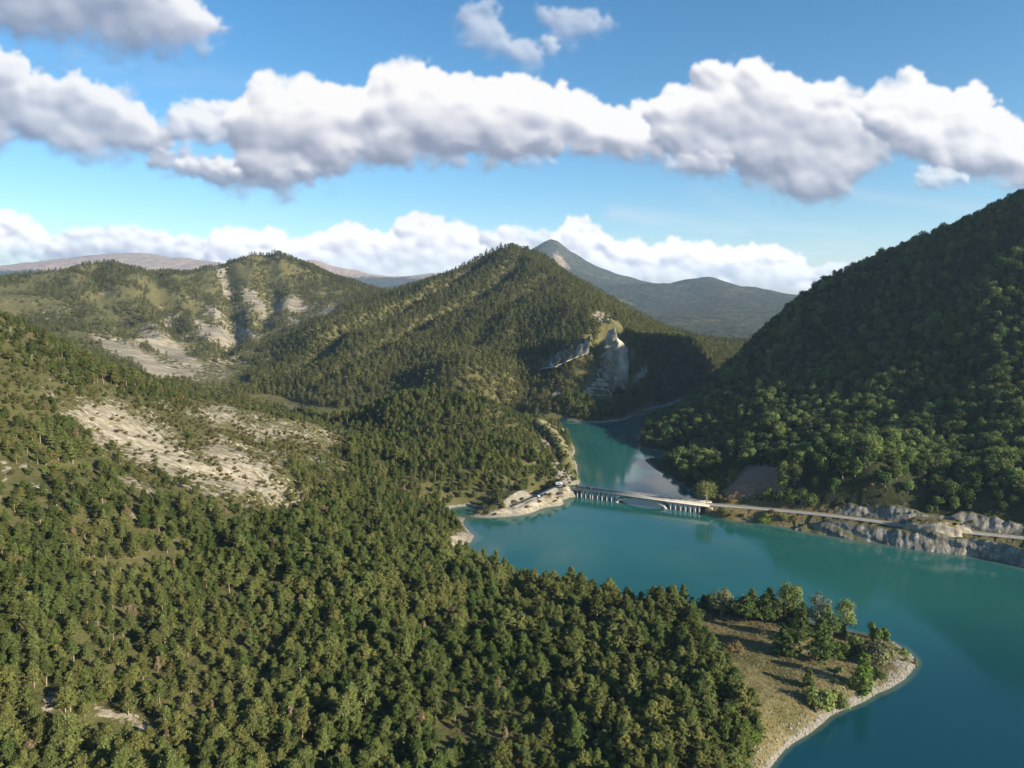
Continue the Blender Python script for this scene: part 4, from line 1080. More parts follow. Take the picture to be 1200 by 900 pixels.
# ------------------------------------------------------------------ trees and bushes of the peninsula and the road bank
def ground_at(L, u, v):
    a, y, z = raydir(u, v)
    for d in np.arange(120, 700, 0.4):
        t = d / y; X, Y, Zz = a * t * S, d * S, (H + z * t) * S
        if L.at(X, Y) >= Zz: return X, Y, float(L.at(X, Y))
    return Z(u, v, 1)
tr_rng = np.random.default_rng(77)
M_tree_d = leaf_mat('meadow_pine_needles', (0.075, 0.105, 0.030), 0.12, 0.01, 0.28)
def solo_tree(kind, u, v, hpx, wpx, label, L=None, name=None, cat='tree', group=None, **kw):
    L = L or L_near
    x, y, z = ground_at(L, u, v)
    _, _, f = proj(x, y, z)
    el_ = math.atan2(H * S - z, math.hypot(x, y))
    h = hpx / F * f / max(math.cos(el_), 0.5); w = wpx / F * f
    r = tr_rng
    if kind == 'pine':
        T, C = pine_geo(r, h, w / 2 * 0.92, kw.get('c0', 0.22), kw.get('lv', 9), 7, 4, 8, max(0.40, w * 0.06), kw.get('flat', 0.1), kw.get('lean', 0.0)); mats = (M_bark, kw.get('m', M_tree_d))
    elif kind == 'bush':
        C = bush_geo(r, h, w, kw.get('nb', 7), kw.get('nl', 420), max(0.3, w * 0.05)); T = None; mats = (None, kw.get('m', M_bush))
    else:
        T, C = leafy_geo(r, h, w, kw.get('c0', 0.22), kw.get('nb', 16), kw.get('nl', 1500), kw.get('ls', 0.42), kw.get('stems', 2), kw.get('top', 0.0)); mats = (M_greybark, kw.get('m', M_poplar))
    if kind == 'bush':
        o = C.build(name or 'bush', [mats[1]]); o.location = (x, y, z - 0.15); tag(o, label, 'bush', group); return o
    t = thing(name or ('pine_tree' if kind == 'pine' else 'broadleaf_tree'), label, cat, (x, y, z - 0.25), 0, group)
    T.build('trunk', [mats[0]], t, sm=True); C.build('crown', [mats[1]], t)
    return t

solo_tree('leafy', 845, 724, 34, 27, 'round pale olive tree at the left end of the peninsula treeline, standing by the water', name='poplar_tree', stems=3, m=M_willow, nb=18)
solo_tree('pine', 874, 729, 26, 34, 'dark flat-topped pine with a bare trunk beside the round pale tree', flat=0.7, c0=0.45, lean=-0.05)
solo_tree('pine', 897, 729, 29, 26, 'dark pine between the flat-topped pine and the tallest poplar', flat=0.3, c0=0.3)
solo_tree('leafy', 909, 727, 19, 15, 'small pale slender tree just left of the tallest poplar', m=M_willow, nb=9, nl=700)
solo_tree('leafy', 924, 729, 47, 30, 'tallest bright green poplar of the peninsula with a forked crown', name='poplar_tree', m=M_poplar, stems=2, c0=0.24, nb=20, nl=2200)
solo_tree('pine', 828, 717, 15, 10, 'small dark pointed conifer at the water edge beyond the forest', c0=0.08)
solo_tree('pine', 937, 754, 38, 25, 'dark green bushy pine in front of the tallest poplar', c0=0.15, flat=0.2)
solo_tree('leafy', 957, 738, 42, 29, 'pale grey-green willow behind the dark pines', name='willow_tree', m=M_willow, nb=18, nl=1700, stems=2)
solo_tree('leafy', 990, 744, 40, 26, 'bright yellow-green poplar leaning over the water', name='poplar_tree', m=M_poplar, nb=16, nl=1800, stems=1)
solo_tree('leafy', 975, 748, 27, 22, 'dull green tree squeezed between the pale willow and the yellow-green poplar', m=M_leaf, nb=12, nl=1200)
solo_tree('leafy', 966, 742, 33, 22, 'dark crowned tree just behind the pale grey-green willow', m=M_leaf, nb=12, nl=1100)
solo_tree('pine', 919, 767, 31, 32, 'spreading dark pine standing alone on the dry meadow', flat=0.5, c0=0.12)
solo_tree('pine', 962, 776, 45, 33, 'biggest dark green pine in the middle of the peninsula', c0=0.16, flat=0.15, lv=12)
solo_tree('leafy', 986, 774, 22, 20, 'light green shrubby tree right of the biggest pine', m=M_green, c0=0.08, nb=10, nl=1000)
solo_tree('leafy', 1024, 754, 24, 17, 'round bright green tree near the tip of the peninsula', m=M_green, c0=0.1, nb=11, nl=1200)
solo_tree('leafy', 1036, 756, 20, 11, 'narrow bright green tree nearest the tip of the peninsula', m=M_green, c0=0.1, nb=8, nl=800)
solo_tree('leafy', 1003, 762, 18, 18, 'dark green small tree in the thicket on the far bank of the peninsula', m=M_leaf, c0=0.05, nb=9, nl=800)
solo_tree('bush', 1030, 778, 26, 36, 'big grey-green willow bush on the stony tip', name='willow_bush', m=M_willow, nb=12, nl=1500)
solo_tree('pine', 1010, 812, 42, 30, 'lively green pine by the stony shore on the near side', m=M_green, c0=0.05, flat=0.1, lv=11)
solo_tree('pine', 947, 806, 20, 14, 'small lone pine on the open meadow', c0=0.2, flat=0.4)
solo_tree('bush', 962, 830, 24, 36, 'dark dense bush at the meadow edge above the stones', m=M_leaf, nb=10, nl=1100)
solo_tree('bush', 985, 832, 22, 26, 'dark bush beside the stones right of the dense bush', m=M_leaf, nb=8, nl=900)
solo_tree('bush', 1059, 774, 14, 13, 'light green bush on the outermost tip', m=M_green, nb=6, nl=400)
solo_tree('bush', 1071, 779, 7, 7, 'tiny pale bush right at the waterline of the tip', m=M_dry, nb=4, nl=150)
solo_tree('bush', 1028, 796, 12, 22, 'low dark bush behind the lively green pine', m=M_leaf, nb=6, nl=500)
solo_tree('bush', 862, 763, 11, 26, 'dry grey-brown bush alone on the meadow', name='dry_bush', m=M_dry, nb=8, nl=420)
kt = resamp(np.array([P(u, v, d) for u, v, d in [(655, 560, 385), (662, 549, 395), (664, 537, 405), (660, 524, 425), (652, 512, 445), (642, 502, 465), (632, 494, 480)]]), 60)
kr = np.random.default_rng(58)
for k in range(46):
    p_ = kt[kr.integers(2, 58)] + np.array([kr.normal(-1.0, 3.0), kr.normal(0, 1.5), 0]); h_ = kr.uniform(1.6, 4.2)
    o = bush_geo(kr, h_, h_ * kr.uniform(0.9, 1.5), 6, 260, 0.42).build('cliff_bush', [[M_leaf, M_bush, M_pine_d][k % 3]]); o.location = (p_[0], p_[1], max(p_[2], float(L_near.at(p_[0], p_[1]))) - 0.5)
    tag(o, ['dark green', 'olive', 'dark pine green'][k % 3] + ' bush on the brow of the lakeside cliff behind the van', 'bush', 'bushes on the knoll cliff')
for k, (u_, v_, h_, w_) in enumerate([(572, 603, 5, 9), (590, 597, 6, 8), (604, 592, 7, 10), (618, 596, 4, 7), (632, 590, 5, 8), (645, 583, 6, 9), (657, 580, 5, 8), (562, 602, 6, 9), (612, 588, 6, 8), (651, 588, 3, 6), (580, 604, 3, 6)]):
    solo_tree('bush', u_, v_, h_, w_, 'small ' + ['olive', 'dry'][k % 2] + ' bush on the pale bank left of the bridge', m=[M_bush, M_dry][k % 2], nb=5, nl=260, group='bushes on the pale bank')
for k, (u_, v_, h_, w_, t_) in enumerate([(1000, 775, 14, 24, 'in the shade of the biggest pine'), (1010, 768, 14, 22, 'between the round bright trees and the willow bush'), (985, 790, 9, 16, 'at the foot of the biggest pine'),
                                          (1048, 765, 8, 14, 'between the narrow bright tree and the tip'), (972, 760, 13, 20, 'behind the biggest pine'), (950, 744, 9, 18, 'under the pale willow'), (1018, 760, 9, 16, 'under the round bright tree')]):
    solo_tree('bush', u_, v_, h_, w_, 'dark thicket bush ' + t_, m=[M_leaf, M_pine_d][k % 2], nb=6, nl=420, name='thicket_bush')
# right bank
solo_tree('leafy', 828, 590, 27, 30, 'sunlit olive tree standing at the right end of the bridge', L_right, m=M_pine_o, c0=0.12, nb=16, nl=1800, ls=0.5)
for u_, v_, h_, w_, t_, m in [(848, 603, 11, 12, 'bright green bush next to the bridge abutment', M_green), (857, 607, 10, 11, 'olive bush at the waterline right of the bridge', M_bush), (895, 615, 16, 17, 'round green bush at the foot of the road bank', M_green),
                              (917, 610, 11, 14, 'dark bush on the dry road bank', M_leaf), (930, 612, 9, 12, 'olive bush on the dry road bank', M_bush), (906, 603, 7, 12, 'yellowish bush beside the road', M_dry), (870, 606, 6, 10, 'small straw bush on the road bank', M_dry),
                              (842, 587, 9, 12, 'straw coloured bush beside the sunlit bridge tree', M_dry), (853, 589, 6, 14, 'low dry bush on the hill side of the road', M_dry)]:
    solo_tree('bush', u_, v_, h_, w_, t_, L_right, m=m, nb=6, nl=420)
for k, (u_, v_, h_, w_) in enumerate([(898, 588, 18, 16), (912, 590, 17, 18), (925, 592, 20, 18), (938, 594, 22, 20), (950, 594, 18, 16), (918, 575, 32, 18), (930, 570, 26, 18)]):
    solo_tree('leafy', u_, v_, h_, w_, ['bushy', 'low rounded', 'bushy', 'tall', 'low rounded', 'tall sunlit', 'tall sunlit'][k] + ' tree between the road, the brown earth scar and the rock cutting', L_right, m=[M_leaf, M_leaf, M_leaf, M_leaf, M_leaf, M_pine_o, M_pine_o][k],
              c0=0.08, nb=10, nl=800, ls=0.5, group='roadside trees below the right hill', name='roadside_tree')
oz = 16.0
for k in range(16):
    a_ = tr_rng.uniform(-15, 15); b_ = tr_rng.uniform(-3.5, 4)
    G = bush_geo(tr_rng, 1.6, tr_rng.uniform(2, 3.6), 5, 160, 0.32); o = G.build('outcrop_bush', [M_bush if k % 3 else M_dry])
    o.location = (oc[0] + a_ * math.cos(R(-22)) - b_ * math.sin(R(-22)), oc[1] + 0.5 + a_ * math.sin(R(-22)) + b_ * math.cos(R(-22)), oz * (1 - 0.1 * abs(a_) / 15))
    tag(o, 'low olive bush on the flat green top of the lakeside rock outcrop', 'bush', 'bushes on the rock outcrop')

# ------------------------------------------------------------------ boulders on the peninsula shore: one stony beach
sb = np.random.default_rng(91)
shore_pl = np.array([Z(u_, v_, 0)[:2] for u_, v_ in [(1058, 757), (1073, 776), (1066, 790), (1040, 808), (1000, 828), (962, 850), (935, 868), (905, 898), (890, 915)]])
G = Geo(); ds_ = np.linalg.norm(np.diff(shore_pl, axis=0), axis=1)
def stone(G, x, y, z, r_):
    n1, n2 = 6, 4; V = []
    for j in range(n2 + 1):
        for i in range(n1):
            a = 6.283 * i / n1 + 0.3 * j; p = math.pi * j / n2
            k = r_ * sb.uniform(0.7, 1.2)
            V.append((x + math.cos(a) * math.sin(p) * k, y + math.sin(a) * math.sin(p) * k * 0.9, z + math.cos(p) * k * 0.6))
    ix = np.arange(n1 * (n2 + 1)).reshape(n2 + 1, n1)
    G.add(V, [(ix[j, i], ix[j, (i + 1) % n1], ix[j + 1, (i + 1) % n1], ix[j + 1, i]) for j in range(n2) for i in range(n1)])
for k in range(2600):
    i = sb.choice(len(ds_), p=ds_ / ds_.sum()); t = sb.random(); p = shore_pl[i] * (1 - t) + shore_pl[i + 1] * t
    d = (shore_pl[i + 1] - shore_pl[i]) / ds_[i]; nrm = np.array([d[1], -d[0]])
    p = p + nrm * (abs(sb.normal(0, 4.2)) - 1.2) * (1 if True else 1) + d * sb.normal(0, 0.5)
    z_ = float(L_near.at(p[0], p[1]))
    if -0.5 < z_ < 4.5: stone(G, p[0], p[1], z_, min(0.10 + sb.exponential(0.13), 0.8))
o = G.build('shore_stones', [plain_mat('pale_stones', ((0.15, 0.135, 0.11), (0.33, 0.30, 0.255)), 0.7)]); o['kind'] = 'stuff'; o['label'] = 'pale stones strewn along the peninsula shore'

# meadow grass tufts
G = Geo(); n = 0
gxy = sb.uniform([40 * S, 140 * S], [125 * S, 235 * S], size=(26000, 2)); gz = L_near.at(gxy[:, 0], gxy[:, 1]); gu_, gv_, _f = proj(gxy[:, 0], gxy[:, 1], gz)
keep = (polys(gu_, gv_, MEADOW, 8, 4) > 0.5) & (gz > 1.0) & (sb.random(len(gz)) < 0.35 + 0.65 * (fbm(gxy[:, 0] / 9, gxy[:, 1] / 9, 3, 700) > 0.05))
c = np.c_[gxy[keep], gz[keep] + 0.12]
G.leaves(c, 0.42, sb, 0.9, 0, None, 0.5)
o = G.build('meadow_grass', [leaf_mat('straw_grass', (0.185, 0.155, 0.075), 0.1, 0.01, 0.2)]); o['kind'] = 'stuff'; o['label'] = 'dry straw grass tufts on the peninsula meadow'

# ------------------------------------------------------------------ vehicles by the bridge
def paint(name, c, rough=0.35, metal=0.0):
    m, nt, b, _ = newmat(name); n = noise(nt, 1.5, 4, 0.6, objpos(nt))
    nt.links.new(mixc(nt, mapr(nt, n, 0.4, 0.7), c, tuple(0.85 * k for k in c)), b.inputs['Base Color']); b.inputs['Roughness'].default_value = rough; b.inputs['Metallic'].default_value = metal
    return m
M_glass = paint('tinted_glass', (0.02, 0.025, 0.03), 0.1); M_tyre = paint('tyre_rubber', (0.03, 0.03, 0.03), 0.8); M_rim = paint('wheel_rim', (0.45, 0.45, 0.45), 0.4, 0.6)
M_lampw = paint('lamp_lens', (0.7, 0.7, 0.65), 0.2); M_lampr = paint('tail_lens', (0.4, 0.02, 0.02), 0.3)
def vehicle(name, label, cat, pos, ang, col_, L_=4.3, W_=1.75, prof=None, glass=None):
    """prof: side outline (x, z); glass: the window band as x0, x1, z0, z1 with slanted ends"""
    t = thing(name, label, cat, pos, ang)
    body = Geo(); n = len(prof); hw = W_ / 2
    V = []
    for sy in (-1, 1):
        for x_, z_ in prof: V.append((x_, sy * hw * (0.86 if z_ > glass[2] + 0.25 else 1.0), z_))
    body.add(V, [(i, (i + 1) % n, n + (i + 1) % n, n + i) for i in range(n)])
    bm = body.build('body', [paint(name + '_paint', col_)], t)
    import bmesh
    b = bmesh.new(); b.from_mesh(bm.data); b.verts.ensure_lookup_table()
    b.faces.new([b.verts[i] for i in range(n)]); b.faces.new([b.verts[n + i] for i in reversed(range(n))])
    bmesh.ops.recalc_face_normals(b, faces=b.faces); b.to_mesh(bm.data); b.free()
    x0, x1, z0, z1 = glass
    for sy in (-1, 1):
        g_ = Geo(); y0 = sy * hw * 0.995; y1 = sy * (hw * 0.86 + 0.012)
        g_.add([(x0, y0 + sy * .012, z0), (x1, y0 + sy * .012, z0), (x1 - 0.22, y1, z1), (x0 + 0.30, y1, z1), (x0, y0 - sy * .03, z0), (x1, y0 - sy * .03, z0), (x1 - 0.22, y1 - sy * .03, z1), (x0 + 0.30, y1 - sy * .03, z1)],
               [(0, 1, 2, 3), (4, 7, 6, 5), (0, 4, 5, 1), (1, 5, 6, 2), (2, 6, 7, 3), (3, 7, 4, 0)])
        g_.build('side_window', [M_glass], t)
    for x_ in (-L_ / 2 + 0.8, L_ / 2 - 0.8):
        for sy in (-1, 1):
            w_ = Geo(); k = 14; V = [];
            for yy in (sy * (hw - 0.2), sy * (hw + 0.01)):
                V += [(x_ + 0.33 * math.cos(6.2832 * i / k), yy, 0.33 + 0.33 * math.sin(6.2832 * i / k)) for i in range(k)]
            V += [(x_, sy * (hw + 0.01), 0.33)]
            w_.add(V[:2 * k], [(i, (i + 1) % k, k + (i + 1) % k, k + i) for i in range(k)])
            wo = w_.build('wheel', [M_tyre], t)
            r_ = Geo(); V = [(x_ + 0.30 * math.cos(6.2832 * i / k), sy * (hw + 0.015), 0.33 + 0.30 * math.sin(6.2832 * i / k)) for i in range(k)] + [(x_ + 0.1 * math.cos(6.2832 * i / k), sy * (hw + 0.03), 0.33 + 0.1 * math.sin(6.2832 * i / k)) for i in range(k)]
            r_.add(V, [(i, (i + 1) % k, k + (i + 1) % k, k + i) for i in range(k)]); r_.build('rim', [M_rim], wo)
    for nm, x_, m in (('headlight', L_ / 2 + 0.005, M_lampw), ('tail_light', -L_ / 2 - 0.005, M_lampr)):
        for sy in (-1, 1):
            g_ = Geo(); boxgeo(g_, x_ - 0.04, x_ + 0.02, sy * (hw - 0.28) - 0.16, sy * (hw - 0.28) + 0.16, 0.62, 0.78); g_.build(nm, [m], t)
    return t
car_prof = [(-2.15, 0.35), (-2.15, 0.85), (-1.95, 0.98), (-1.55, 1.42), (-0.9, 1.5), (0.35, 1.46), (1.05, 0.98), (1.95, 0.84), (2.15, 0.62), (2.15, 0.35)]
van_prof = [(-2.9, 0.4), (-2.9, 2.4), (-2.7, 2.55), (1.3, 2.55), (1.75, 2.3), (2.15, 1.35), (2.8, 1.1), (2.9, 0.8), (2.9, 0.4)]
def spot(u_, v_): x_, y_, z_ = ground_at(L_near, u_, v_); return (x_, y_, z_ + 0.33)
vehicle('camper_van', 'white camper van parked on the gravel at the left end of the bridge', 'van', spot(655.5, 569.5), bang + 0.1, (0.78, 0.78, 0.76), 5.8, 2.1, van_prof, (-0.4, 1.9, 1.35, 2.1))
vehicle('parked_car', 'dark blue car parked beside the white camper van', 'car', spot(649.5, 569), bang + 0.15, (0.03, 0.045, 0.08), 4.3, 1.75, car_prof, (-1.55, 0.95, 0.98, 1.40))
vehicle('parked_car', 'silver car parked under the trees at the edge of the gravel track', 'car', spot(630, 583), bang + 2.6, (0.55, 0.55, 0.54), 4.3, 1.75, car_prof, (-1.55, 0.95, 0.98, 1.40))
vehicle('parked_car', 'black car parked on the gravel between the silver car and the van', 'car', spot(639, 575), bang + 2.7, (0.02, 0.02, 0.022), 4.3, 1.75, car_prof, (-1.55, 0.95, 0.98, 1.40))
xb = at_px(687); vehicle('moving_car', 'dark grey car driving on the bridge deck', 'car', (bl[0] + math.cos(bang) * xb - math.sin(bang) * 1.2, bl[1] + math.sin(bang) * xb + math.cos(bang) * 1.2, ZD + 0.005), bang, (0.05, 0.05, 0.055), 4.3, 1.75, car_prof, (-1.55, 0.95, 0.98, 1.40))

# ------------------------------------------------------------------ far village
M_wallh = plain_mat('house_render', ((0.55, 0.50, 0.42), (0.68, 0.63, 0.55)), 0.3); M_roofh = plain_mat('clay_tiles', ((0.30, 0.17, 0.11), (0.40, 0.24, 0.16)), 0.8); M_dark = plain_mat('dark_opening', ((0.03, 0.03, 0.03), (0.05, 0.05, 0.05)), 1.0)
vr = np.random.default_rng(5)
def house(x_, y_, z_, l_, w_, h_, a_, label, group):
    t = thing('village_house', label, 'house', (x_, y_, z_), a_, group)
    G = Geo(); boxgeo(G, -l_ / 2, l_ / 2, -w_ / 2, w_ / 2, -3, h_); G.build('wall', [M_wallh], t)
    G = Geo(); e = 0.6; zr = h_ + w_ * 0.28
    G.add([(-l_ / 2 - e, -w_ / 2 - e, h_ - 0.1), (l_ / 2 + e, -w_ / 2 - e, h_ - 0.1), (l_ / 2 + e, w_ / 2 + e, h_ - 0.1), (-l_ / 2 - e, w_ / 2 + e, h_ - 0.1), (-l_ / 2 - e, 0, zr), (l_ / 2 + e, 0, zr)],
          [(0, 1, 5, 4), (2, 3, 4, 5), (0, 3, 2, 1)]); G.add([(-l_ / 2, -w_ / 2, h_ - .08), (-l_ / 2, w_ / 2, h_ - .08), (-l_ / 2, 0, zr - .3), (l_ / 2, -w_ / 2, h_ - .08), (l_ / 2, w_ / 2, h_ - .08), (l_ / 2, 0, zr - .3)], [(0, 1, 2, 2), (3, 5, 4, 4)]); G.build('roof', [M_roofh], t)
    return t
for k in range(16):
    u_ = 824 + 36 * (k + 0.5) / 16 + vr.uniform(-1, 1); d_ = vr.uniform(1330, 1420)
    x_, y_, _z = P(u_, 403, d_); z_ = float(L_far.at(x_, y_))
    house(x_, y_, z_, vr.uniform(10, 15), vr.uniform(8, 10), vr.uniform(6, 9), vr.uniform(0, 3), 'small pale house with a clay tile roof in the far village', 'houses of the far village')
x_, y_, _z = P(826, 402, 1390); z_ = float(L_far.at(x_, y_))
t = thing('village_church', 'pale church tower rising over the far village', 'church', (x_, y_, z_))
G = Geo(); boxgeo(G, -3, 3, -3, 3, -3, 20); G.build('tower', [M_wallh], t)
G = Geo(); G.add([(-3.3, -3.3, 20), (3.3, -3.3, 20), (3.3, 3.3, 20), (-3.3, 3.3, 20), (0, 0, 27)], [(0, 1, 4, 4), (1, 2, 4, 4), (2, 3, 4, 4), (3, 0, 4, 4)]); G.build('spire', [M_roofh], t)

# ------------------------------------------------------------------ clouds: puffs modelled per cloud, lit by the sun, and stored by azimuth and elevation
def make_sky_image():
    U0, U1, V0, V1 = -420, 1620, -560, 430
    w, h = U1 - U0, V1 - V0
    uu, vv = np.meshgrid(np.arange(U0, U1, dtype=np.float32), np.arange(V0, V1, dtype=np.float32))
    r = np.random.default_rng(5)
    alpha = np.zeros((h, w), np.float32); lum = np.zeros((h, w), np.float32)

    def blur(a, n):
        for _ in range(2):
            for ax in (0, 1):
                k = int(n)
                c = np.cumsum(np.concatenate([np.repeat(a.take([0], ax), k + 1, ax), a, np.repeat(a.take([-1], ax), k, ax)], ax), ax, dtype=np.float64)
                L = a.shape[ax]
                a = ((c.take(range(2 * k + 1, 2 * k + 1 + L), ax) - c.take(range(0, L), ax)) / (2 * k + 1)).astype(np.float32)
        return a

    def worley(x, y, seed):
        xi = np.floor(x).astype(np.int64); yi = np.floor(y).astype(np.int64)
        best = np.full(x.shape, 9.0)
        for ox in (-1, 0, 1):
            for oy in (-1, 0, 1):
                i = xi + ox; j = yi + oy
                k = _perm[_perm[(i + seed * 53) & 511] + (j & 511)] & 511
                px_ = i + _val[k]; py_ = j + _val[(k * 7 + 131) & 511]
                best = np.minimum(best, (x - px_) ** 2 + (y - py_) ** 2)
        return np.sqrt(best)

    def billow(x, y, sc, octs, seed, gain=0.55):
        s = 0; n = 0; a = 1.0
        for o in range(octs):
            s = s + a * (1 - np.minimum(worley(x / sc, y / sc, seed + o) ** 2 * 1.25, 1.2)); n += a; a *= gain; sc *= 0.5
            x = x + 17.3; y = y - 9.1
        return s / n

    def cloud(cols, bright=1.0, base=0.45, soft=1.0, opa=1.0, seed=0, sc=44, rag=1.0, dark=0.5, fade=0.0):
        """cols: (u, top, base) samples of the outline; sc: size of the puffs; soft: width of the edge; rag: raggedness"""
        cu = np.array([c[0] for c in cols], float); ct = np.array([c[1] for c in cols], float); cb = np.array([c[2] for c in cols], float)
        m_ = 70
        ua, ub = max(int(cu[0] - m_), U0), min(int(cu[-1] + m_), U1); va, vb = max(int(ct.min() - m_), V0), min(int(cb.max() + m_), V1)
        gu, gv = np.meshgrid(np.arange(ua, ub, dtype=np.float64), np.arange(va, vb, dtype=np.float64))
        wu = gu + 0.14 * sc * fbm(gu / (sc * 1.5), gv / (sc * 1.5), 4, 400 + seed, 0.6) * (0.5 + rag); wv = gv + 0.12 * sc * fbm(gu / (sc * 1.3), gv / (sc * 1.3), 4, 430 + seed, 0.6) * (0.5 + rag)
        top = np.interp(wu, cu, ct); bot = np.interp(wu, cu, cb) + 0.10 * sc * soft
        mid_ = 0.5 * (top + bot); half = np.maximum(0.5 * (bot - top), 1.0)
        dt = wv - top; db = bot - wv; ds = np.minimum(wu - cu[0], cu[-1] - wu)
        frac = np.clip(dt / np.maximum(bot - top, 6), 0, 1)
        B = billow(wu, wv * 1.08, sc * 0.78, 4, seed, 0.5)
        Bl = billow(wu, wv * 1.08, sc * 0.78, 3, seed, 0.42)
        n = fbm(gu / (sc * 0.8), gv / (sc * 0.55), 6, 460 + seed, 0.66)
        q = 6.0
        dist = np.minimum(np.minimum(dt, db), ds)
        D = dist / (0.42 * sc) + 1.35 * (B - 0.70) * rag ** 0.3 + 0.75 * rag * n * (0.35 + 0.65 * smooth(0.3, 0.9, frac))
        wtop = 0.20 * soft; wbot = 0.9 * soft
        wdt = wtop + (wbot - wtop) * smooth(0.25, 0.95, frac)
        D = D + 0.16 * fbm(gu / (sc * 0.16), gv / (sc * 0.14), 4, 480 + seed, 0.6) * (0.6 + rag)
        nl = fbm(gu / (sc * 1.6), gv / (sc * 1.0), 4, 490 + seed, 0.55)
        a = smooth(0.0, 1.0, (D + 0.02) / np.maximum(wdt, 0.02))
        # light: how much cloud lies between this point and the sun (up and to the right)
        dens = np.clip(D, 0, 1.0) * a
        tau = np.zeros_like(dens)
        step = max(sc / 12.0, 2.0)
        for k in range(1, 15):
            oy = int(round(k * step * 0.93)); ox = int(round(k * step * 0.34))
            sh = np.zeros_like(dens)
            sh[oy:, :dens.shape[1] - ox] = dens[:-oy, ox:] if ox else dens[:-oy]
            tau += sh * step
        tau = blur((tau / sc).astype(np.float32), 2)
        Hh = np.sqrt(np.clip(D, 0, 2.0)) * 0.45 * sc + Bl * 0.50 * sc
        rel = 0
        for bl, wt in ((3.0, 0.18), (sc * 0.10, 0.40), (sc * 0.24, 0.52)):
            gy, gx = np.gradient(blur(Hh.astype(np.float32), max(int(bl), 1)))
            rel = rel + wt * np.clip(0.62 * gy - 0.30 * gx, -0.8, 0.8)
        body = base + (1 - base) * np.exp(-1.3 * dark * np.maximum(tau - 0.35, 0))
        body = np.minimum(body, 1 - (1 - base) * 0.8 * smooth(0.42, 1.0, frac + 0.28 * n + 0.2 * nl))
        L_ = bright * body * (0.94 + 0.50 * rel + 0.05 * n + 0.10 * nl)
        a = a * (0.35 + 0.65 * smooth(-0.62, 0.02, nl * rag + 0.60 * D))
        a = a * (1 - fade * smooth(0.35, 1.0, frac + 0.2 * n))
        a = blur((a * opa).astype(np.float32), 1)
        sl = (slice(va - V0, vb - V0), slice(ua - U0, ub - U0))
        ao = alpha[sl].copy(); lo = lum[sl].copy()
        na = a + ao * (1 - a)
        lum[sl] = np.where(na > 1e-4, (np.clip(L_, 0.2, 1.1) * a + lo * ao * (1 - a)) / np.maximum(na, 1e-4), lo)
        alpha[sl] = na

    # high thin streaks
    st = np.zeros_like(alpha)
    for (x0, y0, x1, y1, wd, op) in [(720, 250, 870, 268, 9, 0.35), (860, 262, 1000, 272, 6, 0.2), (1000, 228, 1160, 246, 7, 0.2), (820, 225, 900, 260, 12, 0.12), (90, 70, 330, 110, 20, 0.12)]:
        t = np.clip(((uu - x0) * (x1 - x0) + (vv - y0) * (y1 - y0)) / ((x1 - x0) ** 2 + (y1 - y0) ** 2), 0, 1)
        d = np.hypot(uu - x0 - t * (x1 - x0), vv - y0 - t * (y1 - y0))
        st = np.maximum(st, op * np.exp(-(d / wd) ** 2) * (0.4 + 0.6 * np.clip(fbm(uu / 40, vv / 7, 4, 301) + 0.5, 0, 1)))
    alpha[:] = st; lum[:] = np.where(st > 0, 0.85, 0)
    # veil of cloud low over the horizon
    veil = 0.55 * smooth(265, 345, vv + 16 * fbm(uu / 90, vv / 30, 4, 310)) * (0.75 + 0.5 * fbm(uu / 200, vv / 40, 3, 315))
    veil = np.clip(veil, 0, 0.8)
    lum = np.where(veil > alpha, 0.78, lum).astype(np.float32); alpha = np.maximum(alpha, veil).astype(np.float32)

    # far low cumulus bank
    cloud([(-420, 260, 318), (-200, 245, 318), (-60, 250, 316), (0, 244, 312), (28, 252, 312), (48, 266, 312), (66, 282, 312), (90, 292, 308)], 1.05, 0.70, 0.9, 1, 1, 24, 1.0, 0.5, 0.5)
    cloud([(45, 284, 310), (80, 268, 311), (130, 263, 312), (180, 267, 312), (225, 274, 314), (265, 290, 316)], 0.82, 0.86, 2.0, 0.92, 2, 26, 1.3)
    cloud([(236, 300, 340), (250, 270, 340), (270, 260, 340), (295, 266, 340), (320, 267, 340), (350, 276, 340), (380, 268, 340), (412, 258, 340), (432, 266, 342), (452, 272, 342), (470, 250, 342), (500, 252, 342), (540, 257, 342),
           (558, 266, 342), (575, 280, 342), (590, 264, 342), (610, 275, 342), (640, 292, 342)], 1.03, 0.70, 0.9, 1, 3, 24, 1.1, 0.5, 0.6)
    cloud([(560, 272, 305), (600, 262, 300), (640, 268, 298), (670, 275, 296)], 0.80, 0.9, 2.0, 0.75, 4, 20, 1.4)
    cloud([(618, 310, 345), (648, 276, 345), (666, 254, 345), (690, 254, 345), (705, 268, 345), (725, 280, 345), (748, 279, 345), (765, 290, 345), (790, 279, 345), (815, 280, 345), (840, 287, 345), (862, 290, 345),
           (880, 285, 345), (900, 286, 345), (925, 293, 345), (942, 302, 345), (955, 320, 340)], 1.02, 0.70, 0.9, 1, 5, 24, 1.1, 0.5, 0.7)
    cloud([(940, 318, 332), (970, 306, 332), (990, 309, 332), (1015, 322, 332)], 0.9, 0.9, 2.0, 0.6, 6, 16)
    cloud([(1180, 262, 330), (1260, 240, 330), (1350, 250, 330), (1450, 262, 330), (1600, 270, 330)], 1.0, 0.80, 0.8, 1, 26, 26)
    # left grey-pink bank of the main band
    cloud([(-420, 40, 195), (-200, 60, 200), (-60, 48, 190), (0, 52, 184), (30, 70, 184), (60, 82, 186), (100, 86, 188), (140, 92, 190), (165, 108, 192), (185, 142, 190), (205, 165, 178)], 0.80, 0.70, 2.4, 0.93, 7, 52, 1.5, 0.5)
    cloud([(178, 140, 168), (205, 120, 170), (235, 118, 172), (262, 114, 172), (288, 124, 168), (310, 140, 158)], 0.93, 0.80, 2.2, 0.9, 8, 30, 1.4, 0.4)
